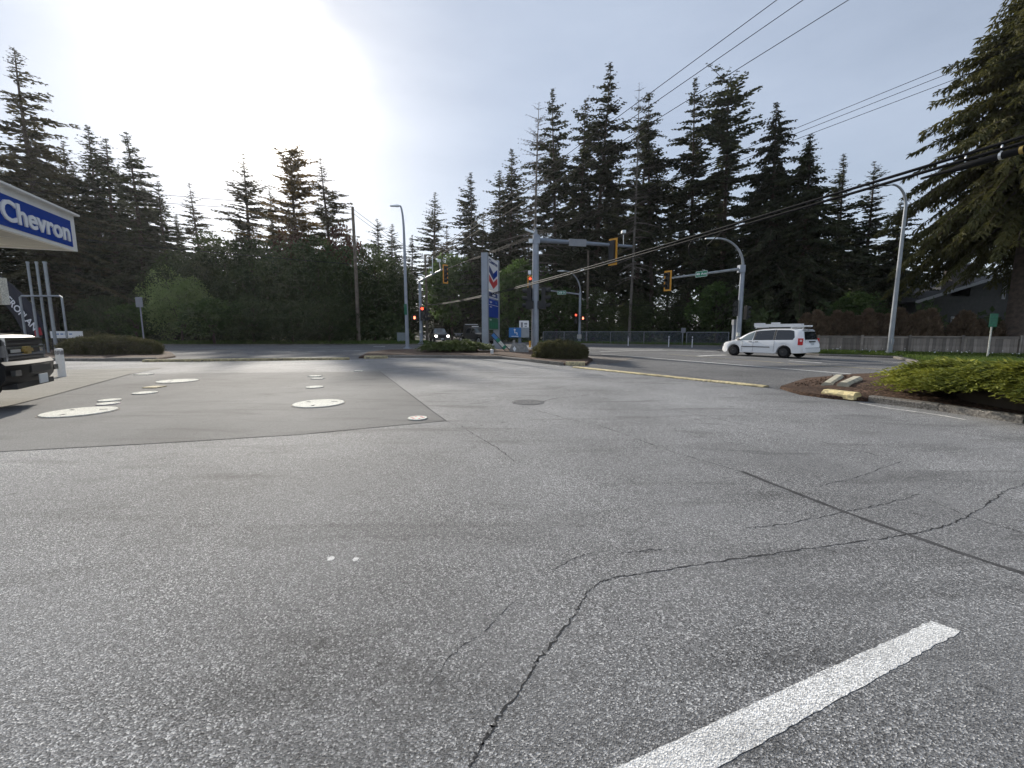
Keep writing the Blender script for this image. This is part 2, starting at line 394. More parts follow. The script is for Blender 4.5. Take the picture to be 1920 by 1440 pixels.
apron = sheet('forecourt_apron', [gp(-500, 855), gp(20, 762), gp(100, 742), gp(245, 702), gp(305, 690), gp(110, 694), gp(-300, 694)], .014, 'apron_concrete', label='pale concrete apron beside the fuel canopy')

def ribbon(name, px, w, z, matn, parent, jit=0.0, sub=1, wv=0.0, seed=0, world=False):
    r = random.Random(seed); P = [(Vector(p) if world else gp(*p)) for p in px]; Q = []
    for a, b in zip(P[:-1], P[1:]):
        for i in range(sub):
            q = a.lerp(b, i / sub); Q.append(q + Vector((r.uniform(-jit, jit), r.uniform(-jit, jit), 0)) if (i or jit) else q)
    Q.append(P[-1]); mb = MB(); vs = []
    for i, q in enumerate(Q):
        t = (Q[min(i + 1, len(Q) - 1)] - Q[max(i - 1, 0)]); t.z = 0; t.normalize(); n = Vector((-t.y, t.x, 0))
        k = w * (1 + r.uniform(-wv, wv)) / 2
        vs += [(q + n * k).to_tuple()[:2] + (z,), (q - n * k).to_tuple()[:2] + (z,)]
    mb.add(vs, [(2 * i, 2 * i + 1, 2 * i + 3, 2 * i + 2) for i in range(len(Q) - 1)])
    return mb.build(name, matn, parent, smooth=0)
# seams, cracks and tar on the lot
ribbon('joint', pad_px[1:5], .006, .0125, 'seam', pad, .006, 14, .5)
ribbon('joint', [(835, 790), (712, 697), (470, 699), (245, 702)], .022, .0125, 'tar', pad, .01, 14, .4)
ribbon('joint', [(245, 702), (100, 742), (20, 762), (-380, 826)], .03, .020, 'seam', apron, .004, 10, .3)
ribbon('joint', [(160, 703), (240, 694)], .02, .018, 'seam', apron, .004, 4, .3)
CR = [([(880, 1440), (905, 1395), (935, 1350), (985, 1280), (1005, 1240), (1030, 1215), (1075, 1160), (1095, 1120), (1125, 1092)], .008),
      ([(1125, 1092), (1160, 1082), (1200, 1078), (1330, 1057), (1480, 1035), (1640, 1013), (1720, 1000)], .008),
      ([(1720, 1000), (1770, 988), (1815, 970), (1850, 946), (1880, 925), (1920, 908)], .009),
      ([(1400, 992), (1480, 983), (1580, 962), (1650, 948), (1725, 928)], .006),
      ([(1040, 1068), (1085, 1045), (1110, 1037)], .005), ([(1160, 1040), (1240, 1030)], .005),
      ([(1540, 912), (1610, 895), (1690, 866)], .006),
      ([(1120, 745), (1260, 768), (1400, 798), (1520, 824), (1650, 856)], .010),
      ([(1010, 755), (1040, 748), (1105, 741)], .022), ([(985, 764), (1060, 785), (1130, 800), (1260, 848), (1393, 886)], .010),
      ([(835, 790), (865, 800), (900, 822), (935, 842), (965, 866)], .008),
      ([(1735, 935), (1815, 970), (1865, 985), (1920, 1000)], .007),
      ([(800, 1300), (860, 1215), (905, 1190), (965, 1130)], .003)]
for i, (px, w) in enumerate(CR):
    ribbon('crack', px, w, .0074, 'seam', lot, .012, 12, .8, i)
ribbon('tar_seam', [(1391, 885), (1470, 917), (1585, 962), (1700, 1003), (1820, 1045), (1960, 1090)], .045, .0080, 'tar', lot, .006, 5, .3, 3)
ribbon('tar_seam', [(882, 757), (905, 757)], .03, .0076, 'tar', lot); ribbon('tar_seam', [(905, 755), (918, 754)], .03, .0076, 'tar', lot)
for i, (px, py) in enumerate([(620, 1049), (667, 1050)]):
    mb = MB(); c = gp(px, py); mb.add([(c.x + rr * math.cos(a), c.y + rr * math.sin(a), .0076) for a in np.linspace(0, 6.28, 12)[:-1] for rr in (rnd.uniform(.018, .03),)], [tuple(range(11))])
    mb.build('paint_spot', 'white_paint', lot, smooth=0)
# parking bay line
pl = MB(); q = [gp(1120, 1460), gp(1745, 1166), gp(1801, 1186), gp(1310, 1462)]
def bay_line():
    n = 60; a0, a1, b1, b0 = q; vs = []
    r = random.Random(2)
    for i in range(n + 1):
        t = i / n; A = a0.lerp(a1, t); B = b0.lerp(b1, t); j = r.uniform(-.006, .006); j2 = r.uniform(-.006, .006); d = (A - B).normalized()
        vs += [(A.x + d.x * j, A.y + d.y * j, .0078), (B.x + d.x * j2, B.y + d.y * j2, .0078)]
    pl.add(vs, [(2 * i, 2 * i + 1, 2 * i + 3, 2 * i + 2) for i in range(n)])
bay_line(); pl.build('bay_line', 'white_paint', lot, smooth=0)
ribbon('lane_line', [(1612, 757), (1665, 766), (1760, 779), (1810, 788)], .06, .012, 'road_paint', lot, .01, 6, .4)

# raised verges with kerbs
def verge(name, edge, back, label, h=.12, kw=.2, kmat='kerb_concrete', fill='verge_soil', side=1):
    E = [Vector((p[0], p[1], 0)) for p in edge]; mb = MB(); ins = []
    for i, p in enumerate(E):
        t = (E[min(i + 1, len(E) - 1)] - E[max(i - 1, 0)]).normalized(); n = Vector((-t.y, t.x, 0)) * side; ins.append(p + n * kw)
    o = struct(name, MB().poly([(p.x, p.y, h - .012) for p in ins] + [(p[0], p[1], h - .012) for p in back]), fill, label=label)
    for a in range(len(E) - 1):
        A, B, C, D = E[a], E[a + 1], ins[a + 1], ins[a]; z = Vector((0, 0, h)); bev = (C - B).normalized() * .03
        mb.add([A, B, B + z * .75, A + z * .75, B + z + bev, A + z + bev, C + z, D + z, C, D], [(0, 1, 2, 3), (3, 2, 4, 5), (5, 4, 6, 7), (7, 6, 8, 9)])
    mb.build('kerb', kmat, o, smooth=30)
    return o
farL = verge('far_verge', [Vector((-170, 36, 0)), gp(-400, 650), gp(0, 648.3), gp(300, 647.5), gp(750, 647), gp(800, 646.8), gp(822, 646.2), gp(829, 645.2), gp(826, 643.5), gp(812, 641), gp(800, 638.5), gp(791, 634.5), gp(775, 630)],
             [(-60, 330), (-170, 330)], 'grassy verge in front of the dark bushes across the road')
farR = verge('junction_verge', [gp(822, 628.8), gp(862, 632.5), gp(895, 636.5), gp(930, 640.5), gp(962, 642.8), gp(1017, 644.3), gp(1189, 647.3), gp(1350, 650), Vector((34, 49, 0)), Vector((60, 75, 0)), Vector((165, 182, 0))],
             [(165, 330), (30, 330)], 'verge along the chain link fence beyond the junction')
rv = [gp(1345, 658), gp(1440, 661.5), gp(1535, 667), gp(1610, 669), gp(1674, 671.5), gp(1694, 676), gp(1716, 681.5), gp(1758, 686.5), gp(1850, 695), Vector((30, 13, 0)), Vector((170, 2, 0))]
rightV = verge('fence_verge', list(reversed(rv)) , [(19.5, 36.6), (30, 41), (42, 53), (70, 86), (160, 176), (170, 170)], 'grassy verge under the grey wooden fence', side=-1)
def island(name, px, label, fill, h=.13, kerb=True, dome=.08, kmat='kerb_concrete', kseg=None, world=None):
    P = [gp(*p) for p in px] if world is None else [Vector(p) for p in world]
    c = sum(P, Vector()) / len(P); c.z = 0; mb = MB(); n = len(P); rings = []
    for k, (s, z) in enumerate([(1, 0), (.995, h - .03), (.93, h), (.7, h + dome * .6), (.35, h + dome)]):
        rings.append([Vector((c.x + (p.x - c.x) * s, c.y + (p.y - c.y) * s, z + (rnd.uniform(-.02, .02) if k > 1 else 0))) for p in P])
    vs = [v for r in rings for v in r] + [Vector((c.x, c.y, h + dome))]
    fs = [(k * n + i, k * n + (i + 1) % n, (k + 1) * n + (i + 1) % n, (k + 1) * n + i) for k in range(4) for i in range(n)]
    fs += [(4 * n + i, 4 * n + (i + 1) % n, 5 * n) for i in range(n)]
    mb.add(vs, fs); o = struct(name, mb, fill, label=label, smooth=40)
    if kerb:
        for a, b in (kseg or [(i, (i + 1) % n) for i in range(n)]):
            A, B = P[a], P[b]; t = (B - A).normalized(); nn = Vector((-t.y, t.x, 0))
            if nn.dot(c - A) < 0: nn = -nn
            L = (B - A).length; m = max(1, round(L / 2.4))
            for j in range(m):
                p0 = A.lerp(B, j / m) + t * .006; p1 = A.lerp(B, (j + 1) / m) - t * .006; w = .16; hh = h + .03 + rnd.uniform(-.01, .012)
                k = MB(); z = Vector((0, 0, hh)); o2 = -nn * .03
                k.add([p0 + o2, p1 + o2, p1 + o2 + z * .8, p0 + o2 + z * .8, p1 + o2 + nn * .03 + z, p0 + o2 + nn * .03 + z, p1 + nn * w + z, p0 + nn * w + z, p1 + nn * w, p0 + nn * w],
                      [(0, 1, 2, 3), (3, 2, 4, 5), (5, 4, 6, 7), (7, 6, 8, 9), (0, 3, 5, 7, 9), (1, 8, 6, 4, 2)])
                k.build('kerb_stone', kmat, o, smooth=0)
    return o
isl = island('sign_island', [(672, 672), (700, 671), (740, 671), (830, 671.5), (941, 673.5), (1000, 679), (1056, 685.5), (1100, 685), (1112, 676), (1090, 666), (1050, 660), (1000, 657), (900, 656.5), (800, 656.5), (730, 657.5), (690, 662)],
             'mulched planting island carrying the tall fuel price sign', 'mulch', kseg=[(1, 2), (2, 3), (3, 4), (4, 5), (5, 6)])
isl2 = island('hedge_island', [(40, 674), (110, 677), (200, 677), (290, 676.5), (330, 670), (322, 663), (300, 658), (200, 654), (60, 654), (20, 662)],
              'planting island under the low clipped hedge', 'mulch', kseg=[(0, 1), (1, 2), (2, 3)])
isl3w = [gp(1462, 729), gp(1500, 741), gp(1560, 749), gp(1628, 754), gp(1760, 771), gp(1920, 795), gp(2150, 820), Vector((20, 8, 0)), Vector((19, 13.5, 0)), gp(1880, 712), gp(1720, 707), gp(1590, 706), gp(1510, 713)]
isl3 = island('juniper_island', None, 'soil and mulch bed in front of the spreading juniper', 'soil', h=.11, dome=.22, kseg=[(3, 4), (4, 5), (5, 6)], world=isl3w)
sh = sheet('gravel_shoulder', [gp(1112, 676), gp(1100, 666), gp(1125, 664.5), gp(1160, 667), (gp(1188, 672)), gp(1160, 680), gp(1120, 684)], .008, 'gravel', label='gravel patch beside the rounded hedge at the road edge')

# kerb blocks and painted kerbs
def kerb_block(p0, p1, w, h, matn, z=0.0, name='kerb_block', parent=None, tilt=0.0, ends=.02):
    p0 = Vector(p0); p1 = Vector(p1); t = (p1 - p0).normalized(); n = Vector((-t.y, t.x, 0)).normalized()
    m = MB(); sec = [(-w / 2, 0), (-w / 2, h * .6), (-w * .28, h), (w * .28, h), (w / 2, h * .6), (w / 2, 0)]
    A = [p0 + n * a + Vector((0, 0, z + b)) + t * (ends * b / h) for a, b in sec]; B = [p1 + n * a + Vector((0, 0, z + b)) - t * (ends * b / h) for a, b in sec]
    k = len(sec); m.add(A + B, [tuple(range(k)), tuple(range(k, 2 * k))[::-1]] + [(i, (i + 1) % k, (i + 1) % k + k, i + k) for i in range(k)])
    return m.build(name, matn, parent, smooth=0)
def painted_kerb(px0, px1, w, h, nseg, matn, label, name='yellow_kerb'):
    a, b = gp(*px0), gp(*px1); r = empty(name, a); tag(r, label, 'kerb')
    for i in range(nseg):
        p = a.lerp(b, i / nseg); q = a.lerp(b, (i + 1) / nseg); t = (q - p).normalized()
        kerb_block(p - a + t * .008, q - a - t * .008, w, h * (1 + rnd.uniform(-.06, .06)), matn, .004, 'kerb_stone', r, ends=.004)
painted_kerb((270, 678.5), (655, 674.5), .3, .13, 5, 'yellow_paint_worn', 'long faded yellow kerb along the lot edge by the clipped hedge')
painted_kerb((1078, 689.5), (1437, 726.5), .34, .05, 5, 'yellow_paint_worn', 'long low yellow kerb strip running beside the driveway')
for (a, b, w, h, z, m, lab) in [((1060, 685), (1097, 685.5), .3, .18, .0, 'yellow_paint_worn', 'short yellow kerb block below the rounded hedge'),
                           ((683, 672.5), (727, 672), .3, .17, .006, 'yellow_paint_worn', 'short faded yellow kerb block at the island tip near the street lamp'),
                           ((1546, 744), (1608, 752), .34, .16, .03, 'yellow_paint', 'bright yellow kerb block lying on soil before the juniper')]:
    a, b = gp(*a), gp(*b); o = kerb_block(a - a, b - a, w, h, m, z); o.location = a; tag(o, lab, 'kerb block')
for (a, b, z, lab) in [((1550, 726), (1577, 712), .15, 'pale broken kerb chunk on the soil mound, the smaller upright one'), ((1580, 726), (1612, 717), .20, 'pale broken kerb chunk leaning beside another on the soil mound')]:
    a, b = gp(a[0], a[1], z), gp(b[0], b[1], z); o = kerb_block(Vector(), (b - a) * .8 + Vector((0, 0, .07)), .24, .14, 'cream_concrete', -.02, name='kerb_chunk'); o.location = a; tag(o, lab, 'kerb chunk', 'broken kerb pieces on the soil mound')

# road markings
ROAD = bpy.data.objects['road']
def mark(px, w=.12, m='road_paint'): ribbon('road_marking', px, w, .005, m, ROAD, .008, 5, .15, len(px))
mark([(1128, 664.4), (1175, 667.5), (1300, 677.5), (1560, 698.5), (1720, 712)], .20)
for s in [((355, 661), (405, 660.6)), ((435, 660.4), (477, 660)), ((508, 659.6), (545, 659.2)), ((577, 658.9), (610, 658.5)), ((643, 658), (676, 657.6)), ((310, 653.2), (500, 652.6)), ((560, 651), (617, 650.6))]: mark(s, .2)
mark([(700, 650.2), (722, 650)], .9)
mark([(1097, 654.2), (1242, 655)], .35); mark([(1125, 659.2), (1180, 657.6), (1260, 656.5), (1350, 660)], .35)
mark([(1308, 667.8), (1335, 666.4), (1361, 665.8)], .35); mark([(1040, 654), (1075, 654)], .3)
mark([(945, 651), (1000, 651.5), (1040, 652)], .5); mark([(905, 650.5), (880, 652), (865, 654)], .4); mark([(960, 656), (1000, 656.3)], .4)
mark([(1480, 676.5), (1540, 680.5)], .22); mark([(1540, 673.8), (1600, 676), (1760, 684)], .14)
mark([(1478, 682), (1713, 696)], .12, 'yellow_paint_worn'); mark([(1250, 664), (1470, 680.5)], .10, 'yellow_paint_worn')
mark([(830, 648.5), (880, 648), (930, 648)], .4)

# fuel tank covers on the pad
def lid(px, py, r, lab, m='lid_paint', rim=None, marks=2, z=.010):
    c = gp(px, py); o = empty('tank_cover', (c.x, c.y, z)); tag(o, lab, 'tank cover', 'painted tank covers on the concrete slab')
    MB().disc((0, 0, 0), r * 1.06, .006, 40).build('rim', rim or 'kerb_concrete', o, smooth=30)
    MB().disc((0, 0, .001), r, .02, 40, .006).build('lid', m, o, smooth=30)
    for i in range(marks):
        a = i * math.pi * 2 / max(marks, 1) + .6; k = MB(); k.box((r * .62 * math.cos(a), r * .62 * math.sin(a), .0215), (.12 * min(1, r * 2), .05 * min(1, r * 2), .003), a); k.build('handle_slot', 'tar', o, smooth=0)
    return o
lid(150, 774, .54, 'largest white round tank cover on the slab near the parked pickup', marks=3)
lid(598, 758, .51, 'big white round tank cover alone in the middle of the slab', marks=3)
lid(333, 715.5, .53, 'big white round tank cover at the back of the slab', marks=3)
lid(272, 738, .25, 'medium white round cover between the two big covers near the pickup', marks=2)
lid(590, 727, .23, 'small white round cover just behind the big lone cover', marks=2)
lid(206, 752, .20, 'small white round cover behind the purple rimmed one', marks=2)
lid(203, 758.5, .19, 'small white round cover with a purple rim', rim='purple', marks=1)
lid(783, 786, .17, 'small round cover with red marks at the slab corner', marks=0)
rc = [o for o in bpy.data.objects if o.get('label', '').startswith('small round cover with red')][0]
for i in range(6):
    k = MB(); k.box((.1 * math.cos(i * 1.05), .1 * math.sin(i * 1.05), .0225), (.05, .03, .003), i); k.build('red_mark', 'ch_red', rc, smooth=0)
def rect_lid(px, py, w, d, lab, m='lid_paint'):
    c = gp(px, py); k = MB(); k.box((0, 0, .012), (w, d, .024)); o = k.build('hatch_plate', m, None, (c.x, c.y, .010), 0); tag(o, lab, 'hatch plate', 'small painted hatch plates on the slab')
rect_lid(290, 727, .38, .36, 'cream square hatch plate between white round covers', 'yellow_paint_worn')
rect_lid(270, 703, .5, .3, 'thin white hatch plate at the back edge of the slab near the hedge')
rect_lid(591, 706.5, .38, .3, 'pinkish white hatch plate, the farther of a close pair'); rect_lid(596, 711, .36, .25, 'pinkish white hatch plate, the nearer of a close pair')
rect_lid(672, 696.5, .3, .2, 'tiny white hatch plate at the far slab corner beside the tar joint')
c = gp(990, 755); k = MB(); k.disc((0, 0, 0), .36, .004, 36); k.disc((0, 0, .004), .30, .004, 36)
for i in range(-3, 4): k.box((i * .075, 0, .0095), (.03, .4, .003))
tag(k.build('manhole_cover', 'road_asphalt', None, (c.x, c.y, .006)), 'dark iron manhole cover set in the asphalt', 'manhole cover')
# ------------------------------------------------------------------ vegetation builders
def kites(o, d, ln, wd, rng, flat=.5):
    """N leaf-shaped quads at o along d; flat: how level the blades lie"""
    n = len(o); up = rng.normal(size=(n, 3)) * (1 - flat); up[:, 2] += flat
    s = np.cross(d, up); s /= np.linalg.norm(s, axis=1, keepdims=True) + 1e-9
    m = o + d * (ln * .42)[:, None]
    V = np.stack([o, m + s * (wd / 2)[:, None], o + d * ln[:, None], m - s * (wd / 2)[:, None]], 1).reshape(-1, 3)
    return V
def quads(V): return np.arange(len(V), dtype=np.int32).reshape(-1, 4)
def unit(a): return a / (np.linalg.norm(a, axis=-1, keepdims=True) + 1e-9)
def tubes_np(paths, n=4):
    V = []; Q = []; b = 0
    for P, R in paths:
        P = np.asarray(P, float); k = len(P); t = unit(np.gradient(P, axis=0)); ref = np.array([0, 0, 1.]) if abs(t[0, 2]) < .9 else np.array([1., 0, 0])
        a = unit(np.cross(t, ref)); c = np.cross(a, t); ang = np.arange(n) * 2 * np.pi / n
        ring = P[:, None] + (a[:, None] * np.cos(ang)[None, :, None] + c[:, None] * np.sin(ang)[None, :, None]) * np.asarray(R)[:, None, None]
        V.append(ring.reshape(-1, 3)); i = np.arange(k - 1)[:, None] * n; j = np.arange(n)[None]; j2 = (j + 1) % n
        Q.append(np.stack([i + j, i + j2, i + n + j2, i + n + j], -1).reshape(-1, 4) + b); b += k * n
    return np.concatenate(V), np.concatenate(Q)

def conifer(seed, H=30., R=4.5, base=.12, nb=260, droop=.25, rise=.7, shape=.85, gap=-1.0, tw=.95, kw=.23, fol=1.0, hang=0.0, mfol='fir', bark='bark', tr=.34, step=.33, crook=None, limbs=True, dens=1.0, asym=.28):
    rng = np.random.default_rng(seed)
    wh = 5; nw = nb // wh; wz = (np.arange(nw) + rng.uniform(.1, .9, nw)) / nw; zt = base + (1 - base) * np.clip(np.repeat(wz, wh)[:nb] + rng.normal(0, .0045, nw * wh), 0, .997); nb = len(zt); t = (zt - base) / (1 - base)
    az = np.arange(nb) * 2.39996 + rng.normal(0, .5, nb)
    L = R * (1 - t) ** shape * np.minimum(1, .55 + t * 3) * rng.uniform(.62, 1.15, nb) + .16
    L *= rng.choice([1, 1, 1, 1.1, 1.35, .5] if hang < .9 else [1, .9, 1.05], nb) * (1 + asym * np.cos(az - rng.uniform(0, 6.28)) * np.sin(zt * 9 + seed))
    p = rng.random(4) * 6.28
    m = np.sin(az * 2 + zt * H * .55 + p[0]) + np.sin(az * 3 - zt * H * .8 + p[1]) + .6 * np.sin(zt * H * 1.6 + p[2])
    L = np.where(m < gap, L * rng.uniform(.15, .5, nb), L)
    if crook is not None: bend = lambda z: np.stack([crook * np.clip((z / H - .93) / .07, 0, 1) ** 2 * 1.6 + .25 * np.sin(z * .11 + p[0]), .25 * np.sin(z * .09 + p[1])], -1)
    else: bend = lambda z: np.stack([.22 * np.sin(z * .11 + p[0]), .22 * np.sin(z * .09 + p[1])], -1)
    O, D, LN, WD = [], [], [], []; paths = []
    zz = np.linspace(-.3, H * .995, 18); bx = bend(zz); rr = tr * (1 - np.clip(zz / H, 0, 1)) ** .85 + .015; rr[0] *= 1.35
    paths.append((np.c_[bx, zz], rr))
    for i in range(nb):
        z0 = zt[i] * H; l = L[i]; ca, sa = math.cos(az[i]), math.sin(az[i]); n = max(3, int(l / step * dens))
        s = np.linspace(.12, 1, n); up = rise * t[i] ** 1.5 - droop * (1 - t[i]) * .6 + rng.normal(0, .07); sag = droop * (1.1 - .6 * t[i])
        zc = up * s - sag * s ** 2 + .22 * sag * s ** 4
        b0 = bend(np.array([z0]))[0]
        P = np.stack([b0[0] + ca * l * s, b0[1] + sa * l * s, z0 + l * zc], 1)
        T = unit(np.gradient(P, axis=0)); S = np.cross(T, [0, 0, 1.]); S = unit(S)
        if limbs and l > .8:
            paths.append((np.r_[[[b0[0], b0[1], z0]], P[::max(1, n // 3)]], np.linspace(.035 + .012 * l, .008, 1 + len(P[::max(1, n // 3)]))))
        if fol < 1 and rng.random() > fol: continue
        tl = (tw * ((.45 if hang < .9 else .75) + .75 * (1 - s)) * min(1.0, .14 + l * .30)) * rng.uniform(.75, 1.25, n)
        for sd in (-1, 1):
            d = unit(T * .75 + S * sd * .85 + np.array([0, 0, -.12 - hang * .4]) + rng.normal(0, .16, (n, 3)))
            O.append(P); D.append(d); LN.append(tl); WD.append(tl * kw * 1.7)
            q = P + d * (tl * .45)[:, None]
            for s2 in (-1, 1):
                d2 = unit(d + np.cross(d, [0, 0, 1.]) * s2 * .8 + rng.normal(0, .2, (n, 3)) + np.array([0, 0, -.1 - hang * .6]))
                O.append(q); D.append(d2); LN.append(tl * .6); WD.append(tl * kw * 1.5)
        d = unit(T + rng.normal(0, .15, (n, 3))); O.append(P); D.append(d); LN.append(tl * .8); WD.append(tl * kw * 1.6)
        d = unit(T * .4 + rng.normal(0, .35, (n, 3)) + np.array([0, 0, .35])); O.append(P); D.append(d); LN.append(tl * .45); WD.append(tl * kw * 1.5)
        if hang:
            for _ in range(2):
                d = unit(rng.normal(0, .3, (n, 3)) + T * .3 + np.array([0, 0, -1.])); O.append(P + S * rng.uniform(-.5, .5, (n, 1)) * tl[:, None]); D.append(d); LN.append(tl * hang * rng.uniform(.5, 1.2, n)); WD.append(tl * kw * 1.6)
    V, Q = tubes_np(paths, 5)
    trunk = mesh_np('trunk', V, Q, bark, smooth=True)
    V = kites(np.concatenate(O), np.concatenate(D), np.concatenate(LN), np.concatenate(WD), rng)
    crown = mesh_np('crown', V, quads(V), mfol)
    k_ = dict(H=H, R=R, trunk=trunk, crown=crown, V=V)
    if mfol == 'dead_twig': k_['snag'] = True
    return k_

def broadleaf(seed, H=12., R=5., lumps=46, leaves=9000, leaf=.30, base=.18, mfol='broad_dark', bark='bark', squash=1.0, flat=.25, lr=.30):
    rng = np.random.default_rng(seed); c = []
    while len(c) < lumps:
        q = rng.uniform(-1, 1, 3)
        if .25 < np.linalg.norm(q) < 1: c.append(q)
    c = np.array(c); c[:, :2] *= R * .8; zc = base * H + (1 - base) * H * .5; c[:, 2] = zc + c[:, 2] * (1 - base) * H * .46
    rad = R * rng.uniform(lr * .7, lr * 1.35, lumps)
    k = rng.integers(0, lumps, leaves); d = unit(rng.normal(size=(leaves, 3))); d[:, 2] = np.abs(d[:, 2]) * np.where(rng.random(leaves) < .75, 1, -1)
    o = c[k] + d * (rad[k] * rng.uniform(.55, 1.08, leaves) ** .6)[:, None]; o[:, 2] = np.maximum(o[:, 2], .05)
    dr = unit(d * .8 + rng.normal(0, .6, (leaves, 3)) + np.array([0, 0, -.25])); ln = leaf * rng.uniform(.6, 1.5, leaves)
    V = kites(o, dr, ln, ln * .62, rng, flat); crown = mesh_np('crown', V, quads(V), mfol)
    paths = [(np.array([[0, 0, -.2], [.1, .05, H * .25], [-.1, .1, H * .5], [.1, 0, H * .85]]), np.array([.03, .022, .014, .004]) * H * .6)]
    for i in range(0, lumps, 2):
        a = np.array([0, 0, rng.uniform(.15, .5) * H]); paths.append((np.array([a, (a + c[i]) / 2 + [0, 0, .3], c[i]]), np.array([.008, .005, .002]) * H))
    Vt, Qt = tubes_np(paths, 5)
    return dict(H=H, R=R, trunk=mesh_np('trunk', Vt, Qt, bark, smooth=True), crown=crown, V=V)

def plant_tree(kind, name, label, x, y, H, wf, rz, group, cat='tree', z=.1):
    r = empty(name, (x, y, z)); lean = .028 if H > 12 and 'snag' not in kind else 0; r.rotation_euler = (lean * math.sin(x * 1.7 + y), lean * math.cos(x * 2.3 - y), rz); s = H / kind['H']; r.scale = (s * wf, s * wf, s)
    link('trunk', kind['trunk'], r); link('crown', kind['crown'], r)
    return tag(r, label, cat, group)

KIND = {
 'fir_a': conifer(11, 30, 5.2, .14, 280, .32, .75, .85, -.45),
 'fir_b': conifer(12, 30, 4.6, .18, 250, .40, .55, .72, -.25),
 'fir_c': conifer(13, 30, 6.2, .08, 300, .32, .65, .95, -1.0),
 'fir_d': conifer(14, 34, 6.0, .24, 240, .34, .5, .62, -.15, crook=-1.6),
 'fir_e': conifer(15, 36, 6.2, .22, 270, .34, .6, .75, -.2),
 'fir_sparse': conifer(16, 30, 7.0, .16, 210, .30, .6, .95, -.6, kw=.19, mfol='fir_brown'),
 'fir_thin': conifer(17, 30, 6.0, .10, 200, .28, .7, .95, -.8, kw=.20, mfol='fir_brown'),
 'tan_pine': conifer(18, 26, 5.2, .28, 210, .05, .55, .45, -.7, kw=.24, tw=.8, mfol='pine_tan'),
 'snag': conifer(19, 32, 4.2, .25, 130, .2, .4, .6, -.9, kw=.07, fol=1.0, tw=.6, mfol='dead_twig', bark='bark_grey', tr=.26),
 'cedar_big': conifer(21, 28, 8.6, .36, 500, .60, .45, .50, -1.5, asym=.05, tw=.72, kw=.13, hang=1.0, mfol='cedar', tr=.62, step=.23),
 'fir_f': conifer(24, 33, 5.2, .35, 210, .42, .5, .55, .05),
 'fir_g': conifer(25, 28, 5.8, .12, 230, .36, .6, .8, -.1),
 'cedar_mid': conifer(22, 26, 6.2, .04, 330, .50, .35, .75, -1.3, tw=.85, kw=.24, hang=.8, mfol='fir', tr=.42, step=.32),
 'dark_a': broadleaf(31, 13, 6.0, 60, 15000, .30, .02, 'broad_dark'),
 'dark_b': broadleaf(32, 13, 5.0, 50, 13000, .28, .05, 'broad_dark', lr=.34),
 'mid_a': broadleaf(33, 11, 4.4, 34, 6500, .42, .08, 'broad_mid', lr=.30),
 'light_a': broadleaf(34, 9, 4.6, 48, 12000, .22, .02, 'broad_light', lr=.32),
 'red_a': broadleaf(35, 9, 4.0, 30, 6000, .28, .30, 'broad_red', lr=.32),
}
